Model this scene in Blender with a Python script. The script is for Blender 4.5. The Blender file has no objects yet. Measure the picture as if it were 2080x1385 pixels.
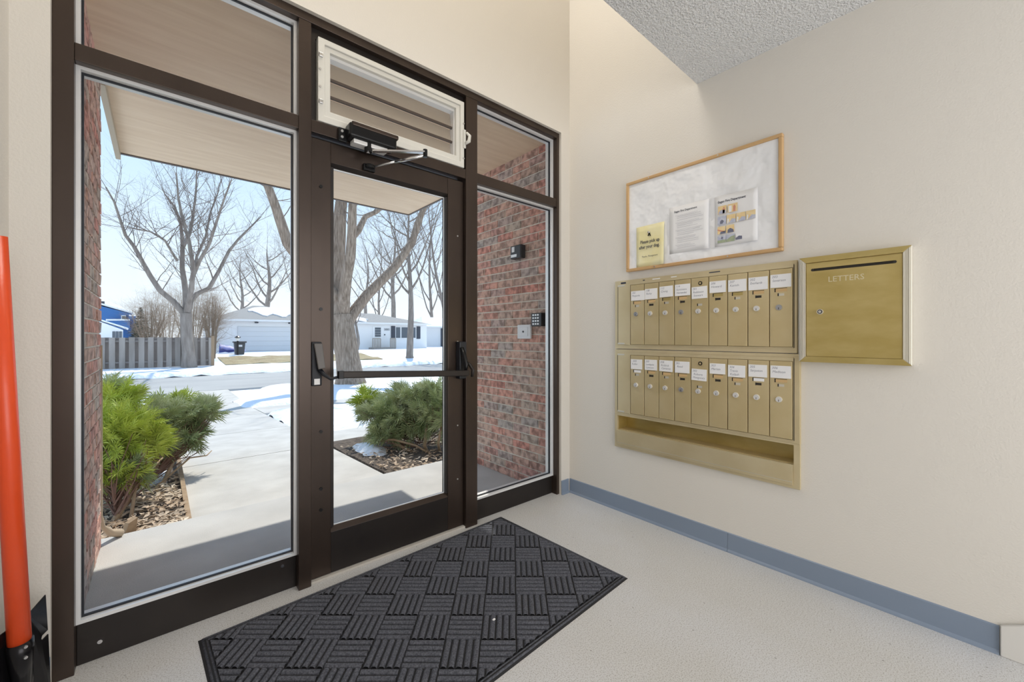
import bpy, bmesh, math, random
from mathutils import Vector, Matrix

# ------------------------------------------------------------------ camera, sky, sun, lights
S = bpy.context.scene
COL = S.collection
FPX = 825.5; CXP = 1040.0; HYP = 683.5
TH = math.atan(949 / 825.5)
FW = (math.cos(TH), math.sin(TH)); RW = (FW[1], -FW[0])
CAM = (-2.302, -1.995, 1.15)
cd = bpy.data.cameras.new('camera'); cam = bpy.data.objects.new('camera', cd); COL.objects.link(cam)
cam.location = CAM; cam.rotation_euler = (math.pi / 2, 0, TH - math.pi / 2)
cd.sensor_width = 36; cd.lens = FPX * 36 / 2080; cd.shift_y = -9.0 / 2080
cd.clip_start = 0.02; cd.clip_end = 500
S.camera = cam
S.view_settings.view_transform = 'Standard'; S.view_settings.look = 'None'
S.view_settings.exposure = 0.14; S.view_settings.gamma = 1.0
S.view_settings.use_curve_mapping = False

w = bpy.data.worlds.new('sky'); S.world = w; w.use_nodes = True
nt = w.node_tree; nt.nodes.clear()
tc = nt.nodes.new('ShaderNodeTexCoord'); sx = nt.nodes.new('ShaderNodeSeparateXYZ')
rp = nt.nodes.new('ShaderNodeValToRGB'); bg = nt.nodes.new('ShaderNodeBackground'); ow = nt.nodes.new('ShaderNodeOutputWorld')
nt.links.new(tc.outputs['Generated'], sx.inputs[0]); nt.links.new(sx.outputs['Z'], rp.inputs[0])
nt.links.new(rp.outputs[0], bg.inputs[0]); nt.links.new(bg.outputs[0], ow.inputs[0])
e = rp.color_ramp.elements
e[0].position = 0.0; e[0].color = (0.90, 0.95, 1.0, 1)
e[1].position = 0.75; e[1].color = (0.34, 0.56, 0.92, 1)
m_ = rp.color_ramp.elements.new(0.10); m_.color = (0.80, 0.90, 1.0, 1)
m_ = rp.color_ramp.elements.new(0.38); m_.color = (0.52, 0.73, 0.98, 1)
bg.inputs[1].default_value = 1.15

sl = bpy.data.lights.new('sun', 'SUN'); so = bpy.data.objects.new('sun', sl); COL.objects.link(so)
sl.energy = 3.7; sl.angle = math.radians(0.6); sl.color = (1.0, 0.95, 0.86)
so.location = (10, 20, 30)
so.rotation_euler = Vector((0.336, 0.615, 1.0)).to_track_quat('Z', 'Y').to_euler()

def area(name, loc, target, sx_, sy_, power, color):
    l = bpy.data.lights.new(name, 'AREA'); o = bpy.data.objects.new(name, l); COL.objects.link(o)
    l.shape = 'RECTANGLE'; l.size = sx_; l.size_y = sy_; l.energy = power; l.color = color
    o.location = loc
    o.rotation_euler = (Vector(loc) - Vector(target)).to_track_quat('Z', 'Y').to_euler()
    return o
# broad unseen fill panel added behind the camera and the lamp high up in the stair well
area('hall_fill', (-1.33, -4.12, 1.35), (-1.33, 0, 1.35), 2.3, 2.1, 50, (0.985, 0.985, 1.0))
area('well_lamp', (-1.5, -0.40, 4.75), (-1.3, -0.45, 0), 0.9, 0.5, 31, (1.0, 0.95, 0.88))

# ------------------------------------------------------------------ helpers
random.seed(7)
def ray(px, py):
    s = (px - CXP) / FPX
    return Vector((FW[0] + s * RW[0], FW[1] + s * RW[1], (HYP - py) / FPX))
def P(px, py, t):                       # point at distance t along the photograph's sight line
    return Vector(CAM) + ray(px, py) * t
def PY(px, py, y):
    d = ray(px, py); return Vector(CAM) + d * ((y - CAM[1]) / d[1])

class MB:
    def __init__(s): s.v = []; s.f = []
    def add(s, vs, fs):
        b = len(s.v); s.v += [tuple(v) for v in vs]; s.f += [tuple(i + b for i in f) for f in fs]; return s
    def box(s, a, b):
        x0, x1 = sorted((a[0], b[0])); y0, y1 = sorted((a[1], b[1])); z0, z1 = sorted((a[2], b[2]))
        return s.add([(x0, y0, z0), (x1, y0, z0), (x1, y1, z0), (x0, y1, z0), (x0, y0, z1), (x1, y0, z1), (x1, y1, z1), (x0, y1, z1)],
                     [(0, 3, 2, 1), (4, 5, 6, 7), (0, 1, 5, 4), (1, 2, 6, 5), (2, 3, 7, 6), (3, 0, 4, 7)])
    def obox(s, c, ax, ay, az, hx, hy, hz):
        c = Vector(c); ax = Vector(ax).normalized() * hx; ay = Vector(ay).normalized() * hy; az = Vector(az).normalized() * hz
        vs = [c + ax * i + ay * j + az * k for k in (-1, 1) for i, j in ((-1, -1), (1, -1), (1, 1), (-1, 1))]
        return s.add(vs, [(0, 3, 2, 1), (4, 5, 6, 7), (0, 1, 5, 4), (1, 2, 6, 5), (2, 3, 7, 6), (3, 0, 4, 7)])
    def tube(s, pts, rad, n=8, cap=True):
        pts = [Vector(p) for p in pts]; m = len(pts)
        if not isinstance(rad, (list, tuple)): rad = [rad] * m
        d0 = (pts[1] - pts[0]).normalized()
        u = d0.cross(Vector((0, 0, 1)) if abs(d0.z) < .9 else Vector((1, 0, 0))).normalized()
        vs = []
        for i, p in enumerate(pts):
            d = (pts[min(i + 1, m - 1)] - pts[max(i - 1, 0)])
            if d.length < 1e-9: d = d0
            d.normalize(); u = (u - d * u.dot(d))
            if u.length < 1e-6: u = d.orthogonal()
            u.normalize(); w_ = d.cross(u)
            for k in range(n):
                a = 2 * math.pi * k / n
                vs.append(p + (u * math.cos(a) + w_ * math.sin(a)) * rad[i])
        fs = [(i * n + k, i * n + (k + 1) % n, (i + 1) * n + (k + 1) % n, (i + 1) * n + k) for i in range(m - 1) for k in range(n)]
        if cap and n > 2:
            fs.append(tuple(range(n - 1, -1, -1))); fs.append(tuple((m - 1) * n + k for k in range(n)))
        return s.add(vs, fs)
    def prism(s, poly, off):            # closed polygon extruded by vector off
        n = len(poly); off = Vector(off); vs = [Vector(p) for p in poly] + [Vector(p) + off for p in poly]
        fs = [tuple(range(n - 1, -1, -1)), tuple(range(n, 2 * n))] + [(i, (i + 1) % n, n + (i + 1) % n, n + i) for i in range(n)]
        return s.add(vs, fs)
    def ring(s, o0, o1, i0, i1, w0, w1, fn):   # rectangular ring in (u,v) with depth w mapped through fn
        def r(a, b, w_): return [fn(a[0], a[1], w_), fn(b[0], a[1], w_), fn(b[0], b[1], w_), fn(a[0], b[1], w_)]
        vs = r(o0, o1, w0) + r(i0, i1, w0) + r(o0, o1, w1) + r(i0, i1, w1)
        fs = []
        for k in range(4):
            j = (k + 1) % 4
            fs += [(8 + k, 8 + j, 12 + j, 12 + k), (k, 4 + k, 4 + j, j), (k, j, 8 + j, 8 + k), (4 + k, 12 + k, 12 + j, 4 + j)]
        return s.add(vs, fs)
    def build(s, name, mat, parent=None, smooth=False, bevel=0.0, seg=2, kind=None, label=None, cat=None, group=None, fixn=True):
        o = mesh_obj(name, s.v, s.f, mat, parent, smooth, fixn)
        if bevel > 0:
            b = o.modifiers.new('bevel', 'BEVEL'); b.width = bevel; b.segments = seg; b.limit_method = 'ANGLE'; b.angle_limit = math.radians(40)
        return tag(o, label, cat, group, kind)

ROOT = {}
def root_of(o): return ROOT.get(o.name, Vector((0, 0, 0)))
def mesh_obj(name, v, f, mat, parent=None, smooth=False, fixn=True):
    me = bpy.data.meshes.new(name)
    off = root_of(parent) if parent else Vector((0, 0, 0))
    me.from_pydata([(a[0] - off[0], a[1] - off[1], a[2] - off[2]) for a in v], [], f)
    if fixn and len(f) < 4000:
        bm = bmesh.new(); bm.from_mesh(me); bmesh.ops.recalc_face_normals(bm, faces=bm.faces); bm.to_mesh(me); bm.free()
    me.materials.append(MATS[mat] if isinstance(mat, str) else mat)
    if smooth: me.polygons.foreach_set('use_smooth', [True] * len(me.polygons))
    me.update()
    o = bpy.data.objects.new(name, me); COL.objects.link(o)
    if parent: o.parent = parent
    ROOT[o.name] = off.copy()
    return o
def tag(o, label=None, cat=None, group=None, kind=None):
    if label: o['label'] = label
    if cat: o['category'] = cat
    if group: o['group'] = group
    if kind: o['kind'] = kind
    return o
def thing(name, loc, label, cat, group=None, kind=None):
    o = bpy.data.objects.new(name, None); COL.objects.link(o); o.location = loc; o.empty_display_size = .1
    ROOT[o.name] = Vector(loc); return tag(o, label, cat, group, kind)
def struct(name, loc, label, cat=None): return thing(name, loc, label, cat, kind='structure')

MATS = {}
def mat(name, col, rough=.6, metal=0., var=None, vscale=8., vstretch=(1, 1, 1), bump=0., bscale=60., bdist=.01, spec=.5, detail=4., coat=0.):
    m = bpy.data.materials.new(name); m.use_nodes = True; t = m.node_tree; b = t.nodes['Principled BSDF']
    b.inputs['Roughness'].default_value = rough; b.inputs['Metallic'].default_value = metal
    b.inputs['Specular IOR Level'].default_value = spec; b.inputs['Coat Weight'].default_value = coat
    b.inputs['Base Color'].default_value = (*col, 1)
    tc = None
    def coords(st):
        nonlocal tc
        tc = tc or t.nodes.new('ShaderNodeTexCoord'); mp = t.nodes.new('ShaderNodeMapping'); mp.inputs['Scale'].default_value = st
        t.links.new(tc.outputs['Object'], mp.inputs[0]); return mp.outputs[0]
    if var:
        n = t.nodes.new('ShaderNodeTexNoise'); n.inputs['Scale'].default_value = vscale; n.inputs['Detail'].default_value = detail
        t.links.new(coords(vstretch), n.inputs['Vector'])
        r = t.nodes.new('ShaderNodeValToRGB'); r.color_ramp.elements[0].position = .35; r.color_ramp.elements[1].position = .68
        r.color_ramp.elements[0].color = (*col, 1); r.color_ramp.elements[1].color = (*var, 1)
        t.links.new(n.outputs[0], r.inputs[0]); t.links.new(r.outputs[0], b.inputs['Base Color'])
    if bump:
        n = t.nodes.new('ShaderNodeTexNoise'); n.inputs['Scale'].default_value = bscale; n.inputs['Detail'].default_value = 3
        t.links.new(coords(vstretch if vstretch != (1, 1, 1) else (1, 1, 1)), n.inputs['Vector'])
        bp = t.nodes.new('ShaderNodeBump'); bp.inputs['Strength'].default_value = bump; bp.inputs['Distance'].default_value = bdist
        t.links.new(n.outputs[0], bp.inputs['Height']); t.links.new(bp.outputs[0], b.inputs['Normal'])
    MATS[name] = m; return m

mat('wall_paint', (.735, .700, .640), .55, bump=.25, bscale=130, bdist=.004)
mat('ceiling_popcorn', (.88, .885, .885), .9, bump=.9, bscale=120, bdist=.02)
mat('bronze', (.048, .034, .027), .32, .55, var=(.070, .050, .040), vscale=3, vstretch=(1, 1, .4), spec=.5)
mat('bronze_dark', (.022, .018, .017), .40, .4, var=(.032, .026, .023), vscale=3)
mat('alu_sheen', (.82, .82, .82), .3, .25)  # window beads take the sky reflection of the frame reveals as pale colour
mat('gasket', (.008, .010, .016), .5)
mat('vent_white', (.72, .71, .66), .4, bump=.05, bscale=30)
mat('black_metal', (.012, .012, .013), .3, .5)
mat('chrome', (.72, .72, .74), .18, 1.)
mat('brass', (.60, .485, .26), .34, .42, var=(.67, .56, .335), vscale=5, bump=.03, bscale=40)
mat('brass_pale', (.67, .575, .37), .36, .38, var=(.61, .51, .31), vscale=6)
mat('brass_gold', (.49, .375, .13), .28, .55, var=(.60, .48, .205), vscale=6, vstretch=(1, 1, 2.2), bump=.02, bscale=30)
mat('brass_rib', (.70, .67, .58), .34, .5)
mat('lock_silver', (.80, .80, .80), .32, .45)
mat('lock_grey', (.42, .43, .46), .35, .6)
mat('tag_tan', (.62, .42, .20), .6)
mat('slot_dark', (.02, .016, .012), .6)
mat('paper', (.86, .86, .87), .7)
mat('paper_yellow', (.86, .78, .42), .7, var=(.90, .85, .58), vscale=9)
mat('ink', (.045, .05, .075), .7)
mat('ink_soft', (.30, .31, .36), .7)
mat('ink_line', (.60, .60, .63), .7)
mat('oak', (.62, .40, .19), .5, var=(.52, .31, .14), vscale=14, vstretch=(1, .15, .15))
mat('foil', (.88, .89, .91), .26, .0, bump=.7, bscale=5.5, bdist=.05)
mat('letter_engrave', (.74, .68, .48), .4, .3)
mat('baseboard_vinyl', (.225, .28, .365), .35)
mat('stair_white', (.72, .70, .66), .5)
mat('mat_base', (.014, .014, .016), .8)
mat('mat_pile', (.075, .078, .092), .95, var=(.15, .155, .18), vscale=160, bump=.8, bscale=420, bdist=.004, spec=.1)
mat('orange_grip', (.82, .085, .018), .32, bump=.1, bscale=30)
mat('shovel_black', (.016, .015, .017), .22, .6)
mat('rivet', (.6, .6, .6), .3, .9)
mat('mortar', (.80, .75, .655), .9, bump=.6, bscale=200, bdist=.003)
mat('soffit', (.74, .555, .385), .7, var=(.82, .64, .46), vscale=2.2, vstretch=(1, 9, 1), bump=.06, bscale=30)
mat('fascia_tan', (.42, .34, .24), .6)
mat('fascia_dark', (.075, .055, .045), .5)
mat('concrete', (.49, .46, .42), .85, var=(.58, .55, .505), vscale=3.5, bump=.5, bscale=160, bdist=.004)
mat('concrete_stoop', (.47, .455, .435), .85, var=(.55, .535, .51), vscale=3, bump=.5, bscale=140, bdist=.004)
mat('asphalt', (.35, .34, .33), .9, var=(.43, .42, .40), vscale=1.2, vstretch=(.3, 1, 1), bump=.4, bscale=60)
mat('snow', (.86, .88, .92), .6, bump=.6, bscale=9, bdist=.06)
mat('lawn_snow', (.86, .88, .92), .7, bump=.5, bscale=3, bdist=.1)
mat('mulch', (.075, .055, .042), .95, var=(.17, .13, .10), vscale=26, bump=1., bscale=45, bdist=.03)
mat('dead_leaf', (.44, .31, .20), .8, var=(.78, .66, .52), vscale=3)
mat('leaf_litter', (.33, .25, .14), .9, var=(.44, .37, .22), vscale=1.6, bump=1, bscale=7, bdist=.1)
mat('bark_grey', (.22, .18, .15), .9, var=(.36, .305, .26), vscale=7, vstretch=(1, 1, .22), bump=1., bscale=14, bdist=.06)
mat('bark_big', (.22, .16, .115), .9, var=(.44, .345, .265), vscale=22, vstretch=(1, 1, .14), bump=1., bscale=26, bdist=.06)
mat('twig', (.20, .155, .13), .9)
mat('twig_tan', (.33, .25, .18), .9)
mat('twig_red', (.20, .105, .075), .9)
mat('wood_stem', (.30, .20, .12), .85, var=(.40, .28, .17), vscale=20)
mat('green_yellow', (.36, .44, .05), .6, var=(.60, .66, .13), vscale=3.2)
mat('green_grey', (.31, .36, .15), .65, var=(.62, .65, .42), vscale=4.5)
mat('green_deep', (.25, .32, .13), .65, var=(.54, .58, .32), vscale=4.5)
mat('spruce', (.06, .095, .06), .8)
mat('fence_wood', (.30, .26, .225), .85, var=(.40, .355, .315), vscale=4, vstretch=(1, 1, .2))
mat('fence_dark', (.21, .18, .16), .85, var=(.27, .235, .21), vscale=4, vstretch=(1, 1, .2))
mat('siding_white', (.90, .885, .86), .6)
mat('garage_door', (.74, .735, .725), .55)
mat('shingle', (.30, .285, .265), .9, var=(.37, .35, .33), vscale=9, bump=.5, bscale=20, bdist=.05)
mat('far_glass', (.10, .12, .14), .1)
mat('shutter', (.055, .06, .075), .6)
mat('deck_wood', (.36, .31, .26), .8)
mat('blue_siding', (.035, .155, .40), .6)
mat('blue_tarp', (.03, .07, .35), .5)
mat('bin_grey', (.055, .058, .062), .55)
mat('lamp_glass', (.75, .74, .70), .3)
mat('plastic_white', (.78, .79, .81), .35)
mat('plastic_black', (.018, .018, .022), .35)
mat('pic_orange', (.80, .58, .28), .7, var=(.86, .70, .42), vscale=30)
mat('pic_blue', (.42, .45, .58), .7, var=(.60, .62, .70), vscale=60)
mat('pic_dark', (.16, .17, .24), .7)
mat('pic_red', (.66, .30, .20), .7)
mat('pic_green', (.30, .38, .26), .7, var=(.42, .45, .30), vscale=60)
mat('downspout_tan', (.52, .40, .28), .6)
mat('case_grey', (.12, .112, .108), .45)
mat('screen_grey', (.34, .30, .245), .6)

# brick: colour from the random number of each brick
m = mat('brick', (.3, .1, .07), .9, bump=.9, bscale=34, bdist=.012)
t = m.node_tree; oi = t.nodes.new('ShaderNodeObjectInfo'); r = t.nodes.new('ShaderNodeValToRGB'); r.color_ramp.interpolation = 'LINEAR'
cols = [(.64, .30, .235), (.56, .40, .325), (.70, .36, .285), (.52, .43, .36), (.66, .42, .335), (.47, .42, .385), (.68, .31, .245)]
r.color_ramp.elements[0].color = (*cols[0], 1); r.color_ramp.elements[1].color = (*cols[-1], 1)
for i, c in enumerate(cols[1:-1]): q = r.color_ramp.elements.new((i + 1) / 6); q.color = (*c, 1)
t.links.new(oi.outputs['Random'], r.inputs[0])
n = t.nodes.new('ShaderNodeTexNoise'); n.inputs['Scale'].default_value = 22; n.inputs['Detail'].default_value = 5
tcn = t.nodes.new('ShaderNodeTexCoord'); va = t.nodes.new('ShaderNodeVectorMath'); va.operation = 'ADD'
t.links.new(tcn.outputs['Object'], va.inputs[0]); t.links.new(oi.outputs['Location'], va.inputs[1]); t.links.new(va.outputs[0], n.inputs['Vector'])
mx = t.nodes.new('ShaderNodeMixRGB'); mx.blend_type = 'MULTIPLY'
r2 = t.nodes.new('ShaderNodeValToRGB'); r2.color_ramp.elements[0].position = .36; r2.color_ramp.elements[0].color = (.52, .50, .50, 1); r2.color_ramp.elements[1].position = .6; r2.color_ramp.elements[1].color = (1.15, 1.15, 1.15, 1)
t.links.new(n.outputs[0], r2.inputs[0]); mx.inputs[0].default_value = 1
t.links.new(r.outputs[0], mx.inputs[1]); t.links.new(r2.outputs[0], mx.inputs[2]); t.links.new(mx.outputs[0], t.nodes['Principled BSDF'].inputs['Base Color'])
for nd in t.nodes:
    if nd.type == 'TEX_NOISE' and nd is not n:
        for l in list(nd.inputs['Vector'].links): t.links.remove(l)
        t.links.new(va.outputs[0], nd.inputs['Vector'])

# speckled floor
m = mat('floor_speckle', (.6, .6, .6), .42, bump=.08, bscale=150, bdist=.002)
t = m.node_tree; b = t.nodes['Principled BSDF']; tcn = t.nodes.new('ShaderNodeTexCoord')
n1 = t.nodes.new('ShaderNodeTexNoise'); n1.inputs['Scale'].default_value = 230; n1.inputs['Detail'].default_value = 3
n2 = t.nodes.new('ShaderNodeTexNoise'); n2.inputs['Scale'].default_value = 1.7; n2.inputs['Detail'].default_value = 3
n3 = t.nodes.new('ShaderNodeTexVoronoi'); n3.inputs['Scale'].default_value = 16
for q in (n1, n2, n3): t.links.new(tcn.outputs['Object'], q.inputs['Vector'])
a1 = t.nodes.new('ShaderNodeValToRGB'); a1.color_ramp.elements[0].position = .36; a1.color_ramp.elements[0].color = (.46, .45, .435, 1); a1.color_ramp.elements[1].position = .52; a1.color_ramp.elements[1].color = (.67, .675, .685, 1)
a2 = t.nodes.new('ShaderNodeValToRGB'); a2.color_ramp.elements[0].position = .4; a2.color_ramp.elements[0].color = (.95, .935, .90, 1); a2.color_ramp.elements[1].position = .62; a2.color_ramp.elements[1].color = (1, 1, 1, 1)
a3 = t.nodes.new('ShaderNodeValToRGB'); a3.color_ramp.elements[0].position = .045; a3.color_ramp.elements[0].color = (.3, .28, .26, 1); a3.color_ramp.elements[1].position = .07; a3.color_ramp.elements[1].color = (1, 1, 1, 1)
x1 = t.nodes.new('ShaderNodeMixRGB'); x1.blend_type = 'MULTIPLY'; x1.inputs[0].default_value = 1
x2 = t.nodes.new('ShaderNodeMixRGB'); x2.blend_type = 'MULTIPLY'; x2.inputs[0].default_value = .55
t.links.new(n1.outputs[0], a1.inputs[0]); t.links.new(n2.outputs[0], a2.inputs[0]); t.links.new(n3.outputs['Distance'], a3.inputs[0])
t.links.new(a1.outputs[0], x1.inputs[1]); t.links.new(a2.outputs[0], x1.inputs[2]); t.links.new(x1.outputs[0], x2.inputs[1]); t.links.new(a3.outputs[0], x2.inputs[2]); t.links.new(x2.outputs[0], b.inputs['Base Color'])

# clear pane: transparent with a weak mirror reflection
m = bpy.data.materials.new('glass'); m.use_nodes = True; t = m.node_tree; t.nodes.clear(); MATS['glass'] = m
tr = t.nodes.new('ShaderNodeBsdfTransparent'); tr.inputs[0].default_value = (.96, .97, .97, 1)
gl = t.nodes.new('ShaderNodeBsdfGlossy'); gl.inputs['Roughness'].default_value = .01
fr = t.nodes.new('ShaderNodeFresnel'); fr.inputs[0].default_value = 1.11
mxs = t.nodes.new('ShaderNodeMixShader'); oo = t.nodes.new('ShaderNodeOutputMaterial')
t.links.new(fr.outputs[0], mxs.inputs[0]); t.links.new(tr.outputs[0], mxs.inputs[1]); t.links.new(gl.outputs[0], mxs.inputs[2]); t.links.new(mxs.outputs[0], oo.inputs[0])

# clouded louvre glass
m = bpy.data.materials.new('glass_dusty'); m.use_nodes = True; t = m.node_tree; t.nodes.clear(); MATS['glass_dusty'] = m
tr = t.nodes.new('ShaderNodeBsdfTransparent'); tr.inputs[0].default_value = (.85, .84, .80, 1)
df = t.nodes.new('ShaderNodeBsdfDiffuse'); df.inputs[0].default_value = (.42, .38, .32, 1)
mxs = t.nodes.new('ShaderNodeMixShader'); mxs.inputs[0].default_value = .45; oo = t.nodes.new('ShaderNodeOutputMaterial')
t.links.new(tr.outputs[0], mxs.inputs[1]); t.links.new(df.outputs[0], mxs.inputs[2]); t.links.new(mxs.outputs[0], oo.inputs[0])

def text(name, body, size, origin, xd, yd, matname, parent, align='LEFT', shear=0., offset=0., sx=1.):
    c = bpy.data.curves.new(name, 'FONT'); c.body = body; c.size = size; c.align_x = align; c.shear = shear; c.offset = offset; c.resolution_u = 2; c.space_line = .95
    c.fill_mode = 'FRONT'
    o = bpy.data.objects.new(name, c); COL.objects.link(o)
    dg = bpy.context.evaluated_depsgraph_get()
    me = bpy.data.meshes.new_from_object(o.evaluated_get(dg)); COL.objects.unlink(o); bpy.data.objects.remove(o); bpy.data.curves.remove(c)
    xd = Vector(xd); yd = Vector(yd); og = Vector(origin)
    v = [og + xd * (p.co.x * sx) + yd * p.co.y for p in me.vertices]; f = [tuple(p.vertices) for p in me.polygons]
    bpy.data.meshes.remove(me)
    return mesh_obj(name, v, f, matname, parent, fixn=False)

# ------------------------------------------------------------------ room shell
XL = -2.656; CEIL = 2.58; CEY = -.946; TOPZ = 5.0; YB = -4.2
OPL, OPR, OPT = -2.569, -.092, 2.632
MB().box((XL - .2, YB - .2, -.15), (.2, .13, 0)).build('floor', 'floor_speckle', kind='structure', label='pale speckled lobby floor', cat='floor')
MB().box((0, YB, 0), (.2, .13, .536)).box((0, YB, .634), (.2, .13, TOPZ)).box((0, YB, .536), (.2, -1.416, .634)).box((0, -.425, .536), (.2, .13, .634)).box((.09, -1.416, .536), (.2, -.425, .634)).build('wall_right', 'wall_paint', kind='structure', label='cream textured wall that carries the mailboxes', cat='wall')
MB().box((XL - .2, YB, 0), (XL, .13, TOPZ)).build('wall_left', 'wall_paint', kind='structure', label='cream wall behind the orange shovel handle', cat='wall')
MB().box((XL - .2, YB - .2, 0), (.2, YB, TOPZ)).build('wall_back', 'wall_paint', kind='structure', label='cream wall facing the entrance', cat='wall')
MB().box((XL, 0, 0), (OPL, .13, OPT)).box((OPR, 0, 0), (0, .13, OPT)).box((XL, 0, OPT), (0, .13, TOPZ)).build('wall_front', 'wall_paint', kind='structure', label='cream wall around and above the entrance glazing', cat='wall')
MB().box((XL, YB, CEIL), (0, CEY, CEIL + .25)).build('ceiling', 'ceiling_popcorn', kind='structure', label='white popcorn ceiling ending short of the entrance', cat='ceiling')
MB().box((XL, CEY - .15, CEIL + .25), (0, CEY, TOPZ)).build('wall_well', 'wall_paint', kind='structure', label='cream wall above the ceiling edge in the tall well', cat='wall')
MB().box((XL - .2, CEY - .2, TOPZ), (.2, .3, TOPZ + .15)).build('ceiling_well', 'ceiling_popcorn', kind='structure', label='white ceiling of the tall well', cat='ceiling')
# vinyl base with a small cove toe
def basebd(name, pts, label):
    mb = MB()
    mb.prism(pts[0], pts[1]); return mb.build(name, 'baseboard_vinyl', kind='structure', label=label, cat='baseboard')
prof = [(0, 0), (-.014, 0), (-.012, .006), (-.005, .014), (-.004, .098), (0, .102)]
bb = struct('baseboard_right', (0, -1, 0), 'blue-grey vinyl baseboard under the mailboxes', 'baseboard')
for (ya, yb) in ((-.004, -1.1105), (-1.112, -2.043)):
    MB().prism([(p[0], ya, p[1]) for p in prof], (0, yb - ya, 0)).build('strip', 'baseboard_vinyl', bb)
MB().prism([(-.014, p[0], p[1]) for p in prof], (OPR + .014, 0, 0)).prism([(OPL, p[0], p[1]) for p in prof], (XL - OPL + .002, 0, 0)).build('baseboard_front', 'baseboard_vinyl', kind='structure', label='short blue-grey baseboard returns beside the entrance frame', cat='baseboard')
MB().prism([(-.016, -2.045, 0), (-.016, -2.045, .108), (-.016, -2.10, .138), (-.016, -3.4, .98), (-.016, -3.4, 0)], (.016, 0, 0)).build('trim_1', 'stair_white', kind='structure', label='white stair skirt board rising from the end of the baseboard', cat='trim', bevel=.003)

# ------------------------------------------------------------------ storefront
YF = .02; YG = .088
fr_ = struct('trim_2', (-1.3, YF, 0), 'dark bronze aluminium entrance frame of posts and bars', 'entrance frame')
ML, MR = (-1.824, -1.771), (-.912, -.828)
TB0, TB1 = 2.092, 2.152
JL, JR = -2.518, -.117
HB = 2.593
def part(name, a, b_, mat_, parent, bevel=.002): return MB().box(a, b_).build(name, mat_, parent, bevel=bevel)
part('post', (OPL, YF, 0), (JL, .13, OPT), 'bronze', fr_)
part('post', (ML[0], YF + .002, 0), (ML[1], .128, HB), 'bronze', fr_)
part('post', (MR[0], YF + .002, 0), (MR[1], .128, HB), 'bronze', fr_)
part('post', (JR, YF, 0), (OPR, .13, OPT), 'bronze', fr_)
part('header_bar', (JL, YF, HB), (JR, .13, OPT), 'bronze', fr_)
part('transom_bar', (JL, YF + .004, TB0), (ML[0], .126, TB1), 'bronze', fr_)
part('transom_bar', (ML[1], YF + .004, TB0 + .004), (MR[0], .126, TB1), 'bronze', fr_)
part('transom_bar', (MR[1], YF + .004, TB0), (JR, .126, TB1), 'bronze', fr_)
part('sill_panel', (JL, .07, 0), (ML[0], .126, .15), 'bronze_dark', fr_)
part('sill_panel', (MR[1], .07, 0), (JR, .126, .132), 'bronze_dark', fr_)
part('threshold', (ML[1], .03, 0), (MR[0], .128, .012), 'concrete', fr_)
for (x, z) in ((-2.46, .06), (-1.88, .115), (-.88, .03)):
    MB().tube([(x, .07, z), (x, .0655, z)], .007, 12).build('screw', 'chrome', fr_)
def glazing(n, x0, x1, z0, z1, label):
    wd = struct('window_%d' % n, (x0, YG, z0), label, 'window')
    fn = lambda u, v, q: (u, q, v)
    bw = .0115
    MB().ring((x0, z0), (x1, z1), (x0 + bw, z0 + bw), (x1 - bw, z1 - bw), YG - .032, YG - .010, fn).build('bead', 'alu_sheen', wd)
    MB().ring((x0, z0), (x1, z1), (x0 + bw + .006, z0 + bw + .006), (x1 - bw - .006, z1 - bw - .006), YG - .009, YG - .001, fn).build('gasket', 'gasket', wd)
    MB().ring((x0, z0), (x1, z1), (x0 + bw, z0 + bw), (x1 - bw, z1 - bw), YG + .008, YG + .036, fn).build('outer_bead', 'alu_sheen', wd)
    MB().box((x0 + .004, YG, z0 + .004), (x1 - .004, YG + .006, z1 - .004)).build('pane', 'glass', wd)
    return wd
glazing(1, JL, ML[0], .15, TB0, 'tall fixed pane beside the door looking at the evergreen shrub and fence')
glazing(2, JL, ML[0], TB1, HB, 'upper pane above the tall fixed pane, showing the soffit')
glazing(4, MR[1], JR, TB1, HB, 'small upper pane over the sidelight, showing brick and soffit')
glazing(5, MR[1], JR, .132, TB0, 'narrow sidelight pane in front of the brick wall')
# louvred hopper vent above the door
vw = struct('window_3', (-1.3, .04, 2.15), 'white framed vent window with three dusty glass louvres above the door', 'window')
V0, V1, U0, U1 = 2.156, 2.548, -1.742, -.925
fn = lambda u, v, q: (u, q, v)
MB().ring((ML[1], TB1), (MR[0], HB), (U0 - .004, V0 - .001), (U1 + .0, V1), .05, .12, fn).build('surround', 'bronze_dark', vw)
MB().ring((U0, V0), (U1, V1), (U0 + .030, V0 + .032), (U1 - .026, V1 - .026), .022, .075, fn).build('outer_frame', 'vent_white', vw, bevel=.003)
MB().ring((U0 + .030, V0 + .032), (U1 - .026, V1 - .026), (U0 + .056, V0 + .062), (U1 - .052, V1 - .050), .030, .085, fn).build('sash', 'vent_white', vw, bevel=.003)
MB().ring((U0 + .056, V0 + .062), (U1 - .052, V1 - .05), (U0 + .062, V0 + .068), (U1 - .058, V1 - .064), .05, .09, fn).build('inner_lip', 'alu_sheen', vw)
lz = [V0 + .068, V0 + .152, V0 + .236, V1 - .064]
for i in range(3):
    MB().add([(U0 + .06, .072, lz[i] + .004), (U1 - .056, .072, lz[i] + .004), (U1 - .056, .094, lz[i + 1]), (U0 + .06, .094, lz[i + 1])], [(0, 1, 2, 3)]).build('louvre', 'glass_dusty', vw)
    if i: MB().box((U0 + .06, .064, lz[i] - .006), (U1 - .056, .075, lz[i] + .006)).build('louvre_edge', 'fascia_dark', vw)
for (u, v) in ((U0 + .008, V1 - .085), (U0 + .008, V0 + .09)):
    MB().box((u - .006, .012, v - .009), (u + .012, .022, v + .009)).build('clip', 'rivet', vw, bevel=.002)
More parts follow.
